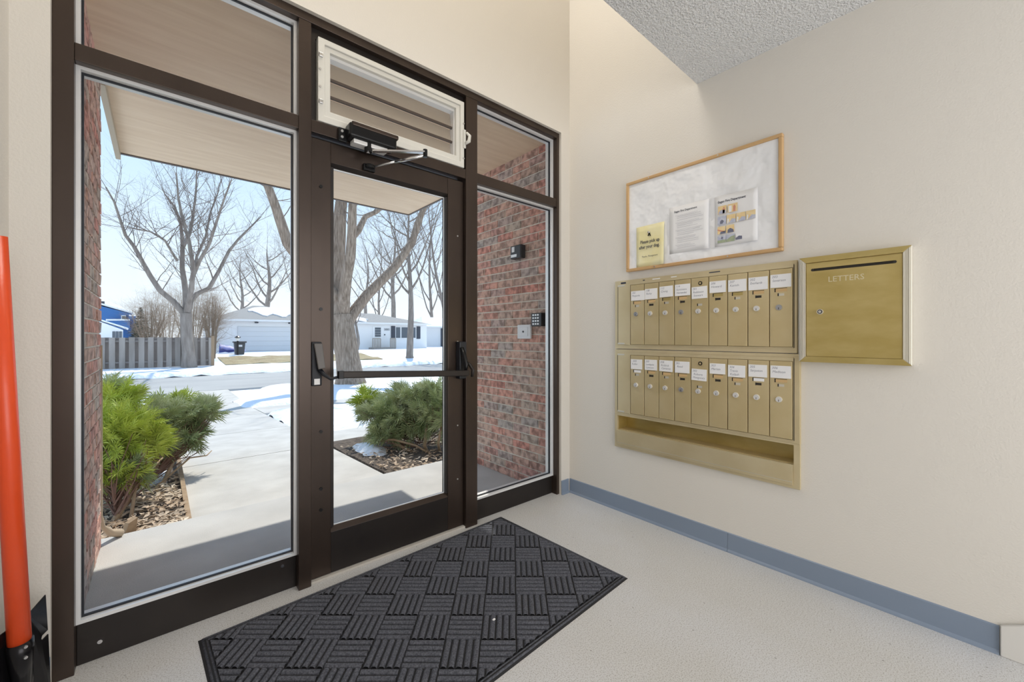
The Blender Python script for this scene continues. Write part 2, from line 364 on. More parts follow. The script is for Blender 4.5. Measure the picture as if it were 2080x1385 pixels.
for (u, v) in ((U0 + .008, V1 - .15), (U0 + .008, V0 + .16), (U1 - .006, V1 - .13), (U1 - .006, V0 + .055)):
    MB().tube([(u, .023, v), (u, .017, v)], .0055, 10).build('screw', 'rivet', vw)
MB().box((U1 - .010, .012, V0 + .115), (U1 + .006, .022, V0 + .225)).build('latch', 'vent_white', vw, bevel=.002)
MB().tube([(U1 + .0, .012, V0 + .14), (U1 + .016, -.004, V0 + .155), (U1 + .018, -.008, V0 + .185), (U1 + .004, .004, V0 + .205)], [.008, .011, .010, .007], 10).build('latch_lever', 'vent_white', vw, smooth=True)

# door
dr = struct('door_1', (-1.34, .05, 0), 'dark bronze glazed entrance door with push bar', 'door')
D0, D1, DZ0, DZ1 = -1.768, -.915, .014, 2.082
G0, G1, GZ0, GZ1 = -1.677, -1.021, .232, 1.968
part('stile', (D0, .05, DZ0), (G0, .096, DZ1), 'bronze', dr)
part('stile', (G1, .05, DZ0), (D1, .096, DZ1), 'bronze', dr)
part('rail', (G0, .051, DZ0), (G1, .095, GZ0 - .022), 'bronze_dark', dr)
part('rail', (G0, .051, GZ1 + .018), (G1, .095, DZ1), 'bronze', dr)
MB().prism([(G0, .05, GZ0 - .022), (G0, .068, GZ0), (G0, .09, GZ0), (G0, .09, GZ0 - .022)], (G1 - G0, 0, 0)).build('glazing_stop', 'bronze', dr)
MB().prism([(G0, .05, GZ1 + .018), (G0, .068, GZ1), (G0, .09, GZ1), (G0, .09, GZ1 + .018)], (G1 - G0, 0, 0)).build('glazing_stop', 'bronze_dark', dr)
for (x, d) in ((G0, .014), (G1, -.014)):
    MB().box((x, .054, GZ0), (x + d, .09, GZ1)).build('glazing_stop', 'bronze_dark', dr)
MB().box((G0, .078, GZ0), (G1, .084, GZ1)).build('pane', 'glass', dr)
MB().ring((G0 + .012, GZ0), (G1 - .012, GZ1), (G0 + .016, GZ0 + .004), (G1 - .016, GZ1 - .004), .070, .077, fn).build('gasket', 'alu_sheen', dr)
MB().ring((ML[1], 0.0), (MR[0], TB0 + .004), (ML[1] + .004, -.02), (MR[0] - .004, TB0 - .008), .098, .12, fn).build('door_stop', 'gasket', fr_)
for z in (1.86, 1.28, .70, .43, .33):
    MB().tube([(-1.722, .051, z), (-1.722, .046, z)], .008, 10).build('screw', 'black_metal', dr)
for z in (1.75, .98 + .14, .62, .30):
    MB().tube([(-.955, .051, z), (-.955, .047, z)], .0045, 10).build('screw', 'rivet', dr)
# push bar (crossbar exit device)
BA, BB_ = Vector((-1.665, -.052, .973)), Vector((-.945, -.052, .938))
pb = MB().obox((BA + BB_) / 2, BB_ - BA, (0, 1, 0), (0, 0, 1), (BB_ - BA).length / 2, .011, .0165).build('push_bar', 'bronze_dark', dr, bevel=.005)
MB().obox(BA, (1, 0, 0), (0, 1, 0), (0, 0, 1), .012, .0125, .018).build('end_cap', 'black_metal', pb, bevel=.002)
# hinge-side case (plate with hanging lever and white sticker)
MB().box((-1.772, .012, .922), (-1.728, .05, 1.125)).build('exit_case', 'gasket', dr, bevel=.004)
MB().prism([(-1.766, -.004, 1.118), (-1.730, -.004, 1.118), (-1.722, -.022, 1.005), (-1.752, -.022, 1.000)], (0, .014, 0)).build('case_cover', 'case_grey', dr, bevel=.003)
MB().tube([(-1.742, .0, 1.0), (-1.728, -.02, .975), (-1.705, -.04, .955), (-1.668, -.05, .965)], [.010, .009, .007, .006], 8).build('lever', 'gasket', dr, smooth=True)
MB().box((-1.762, .009, .928), (-1.738, .0125, .955)).build('sticker', 'paper', dr)
# latch-side case
MB().box((-.968, .006, .90), (-.918, .05, 1.12)).build('exit_case', 'gasket', dr, bevel=.006)
MB().tube([(-.955, .004, 1.085), (-.950, -.016, 1.03), (-.946, -.03, .985), (-.956, -.036, .955)], [.012, .016, .014, .010], 10).build('lever', 'black_metal', dr, smooth=True)
MB().tube([(-.932, -.012, 1.0), (-.925, -.035, .985), (-.920, -.062, .955), (-.926, -.058, .915)], [.006, .010, .011, .008], 10).build('bar_end', 'bronze_dark', dr, smooth=True)
# door closer
dc = thing('door_closer', (-1.52, 0, 2.12), 'black door closer with folding arm under the louvred vent', 'door closer')
MB().box((-1.655, .005, 2.085), (-1.615, .022, 2.150)).build('mount_plate', 'black_metal', dc, bevel=.003)
for z in (2.104, 2.132): MB().tube([(-1.640, .006, z), (-1.640, 0, z)], .0065, 10).build('screw', 'rivet', dc)
MB().box((-1.622, -.052, 2.098), (-1.385, .020, 2.168)).build('body', 'black_metal', dc, bevel=.012, seg=3)
MB().box((-1.612, -.056, 2.150), (-1.378, .016, 2.172)).build('cover', 'bronze', dc, bevel=.006)
MB().box((-1.60, -.040, 2.076), (-1.43, .012, 2.097)).build('underplate', 'alu_sheen', dc, bevel=.004)
MB().tube([(-1.525, -.025, 2.098), (-1.525, -.025, 2.055)], .018, 16).build('spindle', 'black_metal', dc)
MB().tube([(-1.525, -.025, 2.058), (-1.525, -.025, 2.048)], .009, 10).build('spindle_nut', 'chrome', dc)
EL = Vector((-1.300, -.185, 2.068))
a0, a1 = Vector((-1.505, -.03, 2.066)), EL
MB().obox((a0 + a1) / 2, a1 - a0, (a1 - a0).cross(Vector((0, 0, 1))), (0, 0, 1), (a1 - a0).length / 2, .011, .0045).build('arm', 'chrome', dc, bevel=.002)
MB().tube([EL + Vector((0, 0, .012)), EL - Vector((0, 0, .026))], .011, 14).build('elbow', 'black_metal', dc)
b0 = EL - Vector((0, 0, .016)); b1 = Vector((-1.485, .035, 2.012))
MB().tube([b0, b0.lerp(b1, .55)], .0085, 10).build('arm', 'chrome', dc, smooth=True)
MB().tube([b0.lerp(b1, .5), b1], .005, 10).build('arm_rod', 'rivet', dc, smooth=True)
MB().tube([(-1.495, .03, 2.018), (-1.495, .03, 2.002)], .024, 18).box((-1.525, .03, 1.99), (-1.465, .052, 2.022)).build('arm_shoe', 'black_metal', dc, bevel=.003)

# ------------------------------------------------------------------ porch: brick walls, stoop, canopy
WY0, WY1, WZ0, WZ1 = .131, 1.312, -.12, 2.65
def brick_variant(k):
    rr = random.Random(k); mb = MB(); L, H, D = .0965, .0287, .012
    n = 6; vs = []
    for zz in (-H, H):
        for i in range(n + 1):
            y = -L + 2 * L * i / n
            vs.append((-D + rr.uniform(-.0022, .002), y + (0 if 0 < i < n else rr.uniform(-.001, .001)), zz + rr.uniform(-.0014, .0014)))
    for zz in (-H, H):
        for i in range(n + 1):
            vs.append((D, -L + 2 * L * i / n, zz))
    N = n + 1; fs = []
    for i in range(n):
        fs += [(i, N + i, N + i + 1, i + 1), (i, i + 1, 2 * N + i + 1, 2 * N + i), (N + i, 3 * N + i, 3 * N + i + 1, N + i + 1)]
    fs += [(0, 2 * N, 3 * N, N), (n, N + n, 3 * N + n, 2 * N + n)]
    me = bpy.data.meshes.new('brick'); me.from_pydata(vs, [], fs)
    bm = bmesh.new(); bm.from_mesh(me); bmesh.ops.recalc_face_normals(bm, faces=bm.faces); bm.to_mesh(me); bm.free()
    me.materials.append(MATS['brick']); return me
BV = [brick_variant(k) for k in range(6)]
def brick_wall(name, xface, sgn, label):
    r_ = struct(name, (xface, WY0, 0), label, 'brick wall')
    xa, xb = (xface + .0012 * sgn, xface + .2 * sgn)
    MB().box((xa, WY0, WZ0), (xb, WY1 - .006, WZ1 + .9)).build('mortar_bed', 'mortar', r_)
    CH = .0677; rows = int((WZ1 - WZ0) / CH) + 1
    for j in range(rows):
        zc = WZ0 + .034 + j * CH
        if zc > WZ1 + .02: break
        y = WY1 - (0 if j % 2 == 0 else .1015)
        if j % 2: cells = [(WY1 - .0508, .5)]
        else: cells = []
        yy = y
        while yy > WY0 + .02:
            c = yy - .1015; sc = 1.
            if c - .1 < WY0: sc = max(.2, (yy - WY0) / .203); c = yy - .1015 * sc
            cells.append((c, sc)); yy -= .203
        for (c, sc) in cells:
            b = bpy.data.objects.new('brick', random.choice(BV)); COL.objects.link(b); b.parent = r_
            b.location = (random.uniform(-.0015, .0015) + .008 * sgn, c - WY0, zc)
            b.scale = (1, sc * (.985 if sc < 1 else 1), 1)
            if sgn < 0: b.rotation_euler = (0, 0, math.pi)
    return r_
brick_wall('wall_porch_left', -2.555, -1, 'mottled brown brick porch wall beside the tall fixed pane')
brick_wall('wall_porch_right', -.03, 1, 'red and brown brick porch wall behind the sidelight')
st = struct('stoop', (-1.3, .7, -.05), 'grey concrete stoop slab outside the door', 'stoop')
MB().box((-2.6, .131, -.22), (.05, 1.432, -.05)).build('slab', 'concrete_stoop', st, bevel=.012)
cn = struct('canopy', (-1.26, 1.4, 2.65), 'flat tan entrance canopy with dark edge', 'canopy')
MB().box((-2.535, .131, 2.65), (.015, 2.60, 2.69)).build('soffit_panel', 'soffit', cn)
MB().box((-2.556, .131, 2.65), (-2.535, 1.319, 2.69)).build('soffit_strip', 'soffit', cn)
MB().box((-2.535, 2.60, 2.643), (.015, 2.63, 2.86)).build('fascia', 'fascia_dark', cn)
MB().box((.015, 1.319, 2.643), (.035, 2.63, 2.86)).build('fascia', 'fascia_dark', cn)
MB().box((-2.565, 1.32, 2.60), (-2.535, 2.63, 2.86)).build('fascia', 'fascia_tan', cn)
MB().box((-2.56, .131, 2.80), (.03, 2.62, 2.86)).build('roof_deck', 'fascia_dark', cn)
# porch fittings
rd = thing('card_reader', (-.04, .50, 1.84), 'small black camera box with pale window on the brick wall', 'camera')
MB().box((-.095, .435, 1.79), (-.04, .565, 1.90)).build('housing', 'plastic_black', rd, bevel=.008)
MB().box((-.0965, .512, 1.845), (-.094, .545, 1.888)).build('window', 'plastic_white', rd)
MB().box((-.0965, .485, 1.803), (-.094, .555, 1.825)).build('name_strip', 'alu_sheen', rd)
ip = thing('doorbell_panel', (-.04, .44, 1.19), 'white square doorbell panel with a dark button on the brick wall', 'doorbell')
MB().box((-.058, .362, 1.132), (-.04, .518, 1.247)).build('plate', 'plastic_white', ip, bevel=.004)
MB().box((-.063, .390, 1.155), (-.058, .492, 1.226)).build('raised_field', 'plastic_white', ip, bevel=.002)
MB().tube([(-.062, .44, 1.190), (-.067, .44, 1.190)], .008, 12).build('button', 'plastic_black', ip)
kp = thing('keypad', (-.04, .26, 1.28), 'black door keypad beside the white doorbell panel', 'keypad')
MB().box((-.095, .200, 1.23), (-.04, .315, 1.333)).build('housing', 'plastic_black', kp, bevel=.005)
for i in range(4):
    for j in range(3):
        MB().box((-.098, .296 - j * .026, 1.311 - i * .023), (-.095, .280 - j * .026, 1.323 - i * .023)).build('key', 'alu_sheen', kp)
# downspout at the end of the brick wall
ds = thing('downspout', (-2.53, 1.34, -.05), 'thin tan downspout with elbow at the end of the brick wall', 'downspout')
MB().tube([(-2.552, 1.322, 1.1), (-2.552, 1.322, .12), (-2.545, 1.330, .05), (-2.515, 1.36, -.005), (-2.475, 1.40, -.035)], [.007, .008, .012, .02, .024], 10).build('pipe', 'downspout_tan', ds, smooth=True)
MB().prism([(-2.47, 1.45, -.10), (-2.41, 1.47, -.10), (-2.40, 1.49, .01), (-2.44, 1.47, -.01)], (-.02, .03, 0)).build('splash_block', 'wood_stem', ds)

# ------------------------------------------------------------------ right wall: mailboxes, notice board
def W(u, v, q): return Vector((-q, -u, v))         # u along the wall away from the glass, v up, q out of the wall
UX, UY = Vector((0, -1, 0)), Vector((0, 0, 1))
def wbox(u0, u1, v0, v1, q0, q1): return MB().box(W(u0, v0, q0), W(u1, v1, q1))
def wring(o0, o1, i0, i1, q0, q1): return MB().ring(o0, o1, i0, i1, q0, q1, W)
HALF = .884 / 9
def lock(u, v, q, parent, m_='chrome', r=.0142):
    k = MB().tube([W(u, v, q), W(u, v, q + .008)], [r, r * .92], 18).build('lock', m_, parent)
    return k
def mail_door(unit, i, v0, v1, card, lines, lockmat, slots, extra=False):
    u0 = .528 + i * HALF + .0022; u1 = .528 + (i + 1) * HALF - .0022
    d = wbox(u0, u1, v0, v1, .012, .021).build('mail_door', 'brass', unit, bevel=.0018)
    cu0, cu1, cv0, cv1, tilt = card
    c = Vector(W((cu0 + cu1) / 2 + u0, (cv0 + cv1) / 2 + v1, .0228))
    xd = (UX + UY * tilt).normalized(); yd = (UY - UX * tilt).normalized()
    MB().obox(c, xd, yd, (-1, 0, 0), (cu1 - cu0) / 2, (cv1 - cv0) / 2, .0012).build('name_card', 'paper', d)
    o = c - xd * ((cu1 - cu0) / 2 - .006) + yd * ((cv1 - cv0) / 2 - .0165) + Vector((-.0016, 0, 0))
    for k, ln in enumerate(lines):
        nx = min(1., .066 / (.0088 * max(1, len(ln))))
        text('handwriting', ln, .0165, o - yd * (.0185 * k) + xd * (.002 * k), xd, yd, 'ink_soft', d, shear=.18, sx=nx)
    lu = (u0 + u1) / 2
    sb = v1 + cv0 - .005
    if slots:
        wbox(lu - .024, lu + .026, sb - .016, sb, .0206, .0214).build('number_slot', slots, d)
        wbox(lu - .027, lu - .022, sb - .017, sb + .001, .0208, .0217).build('slot_edge', 'slot_dark', d)
        wbox(lu - .027, lu + .026, sb - .0005, sb + .0015, .0208, .0217).build('slot_edge', 'slot_dark', d)
    wbox(lu - .012, lu + .014, sb - .036, sb - .024, .0206, .0214).build('peep_slot', 'slot_dark' if i % 2 else 'brass_rib', d)
    wbox(lu - .014, lu - .009, sb - .037, sb - .023, .0208, .0217).build('slot_edge', 'slot_dark', d)
    lk = lock(lu - .008, v1 - .186, .021, d, 'lock_silver' if lockmat == 'chrome' else 'lock_grey')
    wbox(lu - .0092, lu - .0068, v1 - .196, v1 - .186, .0288, .0294).build('keyhole', 'slot_dark', d)
    if extra:
        MB().tube([W(lu + .004, v1 - .030, .021), W(lu + .004, v1 - .030, .0235)], .011, 16).build('master_lock', 'black_metal', d)
        MB().tube([W(lu + .004, v1 - .030, .0235), W(lu + .004, v1 - .030, .0245)], .006, 12).build('lock_core', 'brass', d)
def mail_unit(v0, v1, dv0, dv1, u0, u1, label, rows):
    un = thing('mailbox_unit', W(.9, v0, 0), label, 'mailbox', 'brass mailbox banks on the wall')
    wbox(u0, u1, v0, v1, 0, .010).build('back_plate', 'brass', un)
    wring((u0, v0), (u1, v1), (.522, dv0 - .006), (1.4145, dv1 + .020), .010, .017).build('face_frame', 'brass_pale', un, bevel=.002)
    wring((.522, dv0 - .006), (1.4145, dv1 + .020), (.5265, dv0 - .002), (1.4135, dv1 + .0025), .010, .0205).build('door_frame', 'brass_pale', un)
    wbox(u0 + .018, .522, dv0 - .004, dv1 + .014, .017, .0195).build('blank_panel', 'brass_pale', un, bevel=.001)
    wbox(u0 + .022, u0 + .025, dv0 + .004, dv1 - .002, .0194, .0202).build('panel_slit', 'slot_dark', un)
    wbox(1.4135, 1.4175, dv0 - .004, dv1 + .016, .016, .0176).build('hinge_gap', 'slot_dark', un)
    for vv in (dv1 + .002, dv0 + .004):
        wbox(u0 + .024, u0 + .075, vv - .004, vv + .006, .0195, .021).build('hinge_clip', 'brass_rib', un, bevel=.001)
    for i, rw in enumerate(rows): mail_door(un, i, dv0, dv1, *rw, extra=(i == 4))
    return un
CW = .0885
def card(cu, top, h=.066, w_=.082, tilt=0.): return (cu, cu + w_, -top - h, -top, tilt)
upper = [
    (card(.005, .040, .060, .096), ['102', 'Marguerite'], 'rivet', 'tag_tan'),
    (card(.005, .034, .064, .082), ['108', 'Bailey'], 'chrome', 'tag_tan'),
    (card(.004, .028, .064, .084, .02), ['112', 'Chung'], 'chrome', 'brass_gold'),
    (card(.002, .026, .066, .090), ['114', 'Summers', 'Hernandez'], 'rivet', 'tag_tan'),
    (card(.003, .049, .066, .086, .02), ['201', 'Robinson', 'Stewart'], 'chrome', None),
    (card(.004, .028, .062, .084), ['206', 'Howard'], 'chrome', 'brass_gold'),
    (card(.002, .030, .062, .088), ['207', 'Kanich'], 'chrome', 'brass_gold'),
    (card(.002, .028, .064, .087), ['202', 'Everhardt'], 'chrome', 'tag_tan'),
    (card(.003, .025, .064, .087), ['203', 'Severson'], 'rivet', 'tag_tan')]
lower = [
    (card(.003, .024, .062, .080), ['- 204', 'Keller'], 'chrome', 'paper'),
    (card(.003, .022, .064, .082), ['205', 'Lundquist', 'Lawson'], 'chrome', 'tag_tan'),
    (card(.002, .022, .066, .084, -.02), ['208', ' Broderick', ' Cameron'], 'chrome', 'tag_tan'),
    (card(.002, .024, .066, .086), ['301', ' Reed'], 'rivet', 'tag_tan'),
    (card(.002, .062, .064, .084, -.03), ['302', ' Roberts', 'Montgomery'], 'chrome', None),
    (card(.005, .026, .056, .080), ['303', 'Marten'], 'chrome', 'tag_tan'),
    (card(.001, .030, .062, .084, -.01), ['304', 'Travis', 'Kolash'], 'chrome', 'tag_tan'),
    (card(.002, .022, .062, .084), ['305', 'Sarpeton'], 'chrome', 'paper'),
    (card(.003, .022, .060, .086), ['306', 'Madison'], 'chrome', 'tag_tan')]
um = mail_unit(1.071, 1.514, 1.100, 1.478, .410, 1.428, 'upper brass bank of nine narrow mailboxes below the notice board', upper)
for (u, w_, mm) in ((.455, .038, 'ink'), (.615, .014, 'ink'), (.68, .05, 'paper'), (.80, .035, 'paper'), (1.02, .058, 'ink')):
    wbox(u, u + w_, 1.492, 1.504, .0168, .0176).build('old_sticker', mm, um)
lm = mail_unit(.640, 1.066, .657, 1.030, .408, 1.440, 'lower brass bank of nine narrow mailboxes with open tray below', lower)
# open tray under the lower bank
wring((.408, .424), (1.440, .640), (.427, .538), (1.414, .632), .0, .017).build('tray_frame', 'brass_pale', lm, bevel=.002)
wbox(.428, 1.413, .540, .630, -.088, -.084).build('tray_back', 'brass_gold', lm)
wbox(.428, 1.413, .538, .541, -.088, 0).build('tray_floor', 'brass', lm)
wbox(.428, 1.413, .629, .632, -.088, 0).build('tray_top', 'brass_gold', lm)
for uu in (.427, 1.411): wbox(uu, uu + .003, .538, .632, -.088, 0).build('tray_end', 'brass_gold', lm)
MB().prism([W(.430, .44, .017), W(.430, .44, .022), W(.430, .540, .030), W(.430, .540, .026)], UX * .982).build('tray_lip', 'brass_pale', lm, bevel=.001)
MB().add([W(.43, .455, .0238), W(1.41, .455, .0238), W(1.41, .4575, .0242), W(.43, .4575, .0242)], [(0, 1, 2, 3)]).build('fold_line', 'brass_rib', lm)
# single letters box
lb = thing('letter_box', W(1.62, 1.03, 0), 'square gold brass letter box with a top slot and ribbed frame', 'mailbox')
bu0, bu1, bv0, bv1, bq = 1.4425, 1.820, 1.033, 1.514, .050
wbox(bu0 + .004, bu1 - .004, bv0 + .004, bv1 - .004, 0, bq - .012).build('box_body', 'brass_gold', lb)
fwid = .026
def mitre(a, b, c, d, name, m_):
    o = [W(*a, 0), W(*b, 0), W(*c, 0), W(*d, 0), W(*a, bq - .004), W(*b, bq - .004), W(*c, bq), W(*d, bq)]
    return MB().add(o, [(0, 1, 2, 3), (4, 7, 6, 5), (0, 4, 5, 1), (1, 5, 6, 2), (2, 6, 7, 3), (3, 7, 4, 0)]).build(name, m_, lb, bevel=.0015)
O = [(bu0, bv0), (bu1, bv0), (bu1, bv1), (bu0, bv1)]; I_ = [(bu0 + fwid, bv0 + fwid), (bu1 - fwid, bv0 + fwid), (bu1 - fwid, bv1 - fwid), (bu0 + fwid, bv1 - fwid)]
for k in range(4):
    j = (k + 1) % 4
    fr1 = mitre(O[k], O[j], I_[j], I_[k], 'frame_rail', 'brass_rib' if k % 2 else 'brass_gold')
    if k % 2:
        for tt in (.3, .5, .7):
            uu = O[k][0] + (I_[k][0] - O[k][0]) * tt
            MB().tube([W(uu, bv0 + fwid * tt + .003, bq - .002), W(uu, bv1 - fwid * tt - .003, bq - .002)], .0022, 6).build('rib', 'brass_rib', fr1)
# door plate with a real slot
su0, su1, sv0, sv1 = bu0 + .052, bu1 - .050, bv1 - .066, bv1 - .054
pu0, pu1, pv0, pv1 = bu0 + fwid + .003, bu1 - fwid - .002, bv0 + fwid + .002, bv1 - fwid - .004
dp = wring((pu0, pv0), (pu1, pv1), (su0, sv0), (su1, sv1), bq - .011, bq - .005).build('door_plate', 'brass_gold', lb)
wbox(su0 - .002, su1 + .002, sv0 - .002, sv1 + .002, bq - .0119, bq - .0112).build('slot_shadow_box', 'slot_dark', dp)
for uu in (su0, su1): MB().tube([W(uu, (sv0 + sv1) / 2, bq - .0115), W(uu, (sv0 + sv1) / 2, bq - .0046)], .006, 14).build('slot_end', 'slot_dark', dp)
text('lettering', 'LETTERS', .034, W((pu0 + pu1) / 2 - .018, bv1 - .120, bq - .0046), UX, UY, 'letter_engrave', dp, 'CENTER', sx=.98)
MB().tube([W(pu0 + .052, 1.262, bq - .005), W(pu0 + .052, 1.262, bq + .003)], .012, 18).build('lock', 'brass_rib', dp)
MB().tube([W(pu0 + .052, 1.262, bq + .003), W(pu0 + .052, 1.262, bq + .0038)], .009, 16).build('lock_ring', 'black_metal', dp)
MB().tube([W(pu0 + .052, 1.262, bq + .0038), W(pu0 + .052, 1.262, bq + .0046)], .006, 12).build('lock_core', 'chrome', dp)

# notice board
nb = thing('notice_board', W(.93, 1.565, 0), 'oak framed notice board covered with crumpled silver plastic sheet', 'notice board')
n0, n1, k0, k1 = .500, 1.371, 1.566, 2.137
wbox(n0 + .008, n1 - .008, k0 + .008, k1 - .008, 0, .010).build('backing', 'paper', nb)
# crumpled sheet as real relief
rr = random.Random(3); NU, NV = 44, 30; hs = [[0] * (NV + 1) for _ in range(NU + 1)]
waves = [(rr.uniform(-14, 14), rr.uniform(-14, 14), rr.uniform(0, 6.3), rr.uniform(.0006, .0016)) for _ in range(14)]
vs = []
for i in range(NU + 1):
    for j in range(NV + 1):
        u = n0 + .016 + (n1 - n0 - .032) * i / NU; v = k0 + .016 + (k1 - k0 - .032) * j / NV
        h = .0105 + sum(a * abs(math.sin(u * p + v * q_ + f)) for p, q_, f, a in waves) * .62
        vs.append(W(u, v, h))
fs = [(i * (NV + 1) + j, (i + 1) * (NV + 1) + j, (i + 1) * (NV + 1) + j + 1, i * (NV + 1) + j + 1) for i in range(NU) for j in range(NV)]
MB().add(vs, fs).build('plastic_sheet', 'foil', nb, smooth=True)
for a, b_ in (((n0, k0), (n1, k0 + .018)), ((n0, k1 - .018), (n1, k1)), ((n0, k0 + .018), (n0 + .018, k1 - .018)), ((n1 - .018, k0 + .018), (n1, k1 - .018))):
    rl = wbox(a[0], b_[0], a[1], b_[1], 0, .028).build('frame_rail', 'oak', nb, bevel=.004, seg=3)
for (u, v) in ((.66, k1 - .009), (1.07, k1 - .009), (.70, k0 + .009), (1.12, k0 + .009)):
    MB().tube([W(u, v, .027), W(u, v, .0295)], .004, 10).build('screw', 'rivet', nb)
# notices pinned to the board
def sheet(name, u0, u1, v0, v1, q, mat_, label, tilt=0., curl=.004):
    t_ = thing(name, W((u0 + u1) / 2, v0, q), label, 'notice')
    N = 8; vs = []
    for i in range(N + 1):
        for j in range(N + 1):
            a, b = i / N, j / N
            vs.append(W(u0 + (u1 - u0) * a, v0 + (v1 - v0) * b + tilt * (a - .5) * (u1 - u0), q + curl * (a ** 3) * (1 - b) ** .5))
    fs = [(i * (N + 1) + j, (i + 1) * (N + 1) + j, (i + 1) * (N + 1) + j + 1, i * (N + 1) + j + 1) for i in range(N) for j in range(N)]
    o = MB().add(vs, fs).build('sheet', mat_, t_, smooth=True)
    sd = o.modifiers.new('thick', 'SOLIDIFY'); sd.thickness = .0006
    return t_
Q = .0205
yn = sheet('paper_notice', .572, .760, 1.583, 1.838, Q, 'paper_yellow', 'yellow paper notice asking to pick up after your dog', .01, .012)
text('printed_text', 'Please pick up', .0285, W(.668, 1.728, Q + .0078), UX + UY * .01, UY, 'ink', yn, 'CENTER', offset=.0006, sx=.80)
text('printed_text', 'after your dog.', .0285, W(.664, 1.696, Q + .0078), UX + UY * .01, UY, 'ink', yn, 'CENTER', offset=.0006, sx=.80)
text('printed_text', 'Thanks, Management', .0145, W(.668, 1.641, Q + .0082), UX + UY * .01, UY, 'ink', yn, 'CENTER', sx=.86)
MB().tube([W(.664, 1.792, Q), W(.664, 1.790, Q + .010), W(.664, 1.789, Q + .014)], [.0035, .0035, .007], 12).build('push_pin', 'chrome', yn, smooth=True)
MB().tube([W(.664, 1.789, Q + .006), W(.655, 1.770, Q + .004)], .003, 6).tube([W(.666, 1.787, Q + .006), W(.670, 1.768, Q + .004)], .003, 6).build('metal_clip', 'black_metal', yn)
pn = sheet('paper_notice', .792, 1.020, 1.636, 1.908, Q - .002, 'paper', 'white printed sheet of text lines beside the yellow notice', 0, .006)
MB().box(W(.776, 1.634, Q - .004), W(.796, 1.906, Q - .0030)).build('punched_strip', 'plastic_white', pn)
text('printed_text', 'Eagan Fire Department', .0165, W(.822, 1.873, Q + .0005), UX, UY, 'ink', pn, offset=.0002, sx=.86)
lines = MB()
rr = random.Random(5)
for k in range(19):
    v = 1.857 - k * .0108 - (.004 if k % 4 == 0 else 0)
    u0 = .830 + (.010 if k % 4 else 0); u1 = u0 + rr.uniform(.09, .155)
    lines.add([W(u0, v, Q + .0022), W(u1, v, Q + .0034), W(u1, v + .0022, Q + .0034), W(u0, v + .0022, Q + .0022)], [(0, 1, 2, 3)])
lines.build('text_lines', 'ink_line', pn)
p2 = sheet('paper_notice', 1.052, 1.262, 1.636, 1.906, Q - .002, 'paper', 'white printed sheet with small coloured pictures', 0, .006)
MB().box(W(1.030, 1.634, Q - .004), W(1.054, 1.904, Q - .0030)).build('punched_strip', 'plastic_white', p2)
text('printed_text', 'Eagan Fire Department', .0175, W(1.068, 1.868, Q + .0005), UX, UY, 'ink', p2, offset=.0003, sx=.84)
def pic(u, v, w_, h, bgm, shapes):
    qq = Q + .0042
    def quad(a, b, c, d, q): return [W(a, c, q), W(b, c, q), W(b, d, q), W(a, d, q)]
    p = MB().add(quad(u, u + w_, v, v + h, qq), [(0, 1, 2, 3)]).build('picture', bgm, p2)
    for (m_, poly) in shapes:
        MB().add([W(u + w_ * a, v + h * b, qq + .0005) for a, b in poly], [tuple(range(len(poly)))]).build('picture_shape', m_, p)
car = ('pic_blue', [(.08, .02), (.95, .02), (.95, .32), (.72, .5), (.3, .48), (.08, .25)])
man = ('pic_red', [(.55, .05), (.78, .05), (.82, .6), (.68, .85), (.55, .6)])
pw = .044
pic(1.070, 1.806, pw, .044, 'pic_orange', [car, man]); pic(1.070 + pw + .006, 1.806, pw + .004, .044, 'pic_orange', [('paper', [(.1, .05), (.4, .05), (.4, .8), (.1, .8)]), man])
pic(1.068, 1.750, pw, .044, 'pic_blue', [('pic_dark', [(.3, .1), (.6, .1), (.75, .4), (.5, .6), (.3, .4)])])
for k in range(3): pic(1.068 + (k + 1) * (pw + .003), 1.750, pw, .044, 'pic_orange', [('pic_blue', [(.2, 0), (1, 0), (1, .4), (.6, .5)]), ('paper', [(.05, 0), (.2, 0), (.25, .5), (.1, .6)])])
pic(1.068, 1.700, pw - .004, .040, 'pic_orange', [('pic_red', [(0, .7), (.9, .3), (.9, .2), (0, .5)]), ('pic_dark', [(.3, 0), (1, 0), (1, .35), (.4, .3)])])
pic(1.068 + pw, 1.700, pw - .004, .040, 'pic_orange', [('pic_dark', [(.15, 0), (.95, 0), (.9, .35), (.5, .6), (.2, .4)])])
pic(1.068, 1.652, pw - .002, .038, 'pic_blue', [('pic_green', [(0, 0), (1, 0), (1, .4), (0, .4)]), ('pic_dark', [(.4, .6), (.6, .5), (.7, .75), (.5, .9)])])
pic(1.068 + pw, 1.652, pw - .002, .038, 'pic_blue', [('pic_green', [(0, 0), (1, 0), (1, .8), (.6, .7), (0, .3)])])
pic(1.068 + 2 * pw + .004, 1.656, .030, .032, 'paper', [('pic_dark', [(0, 0), (1, 0), (1, .5), (.5, .6), (0, .3)])])

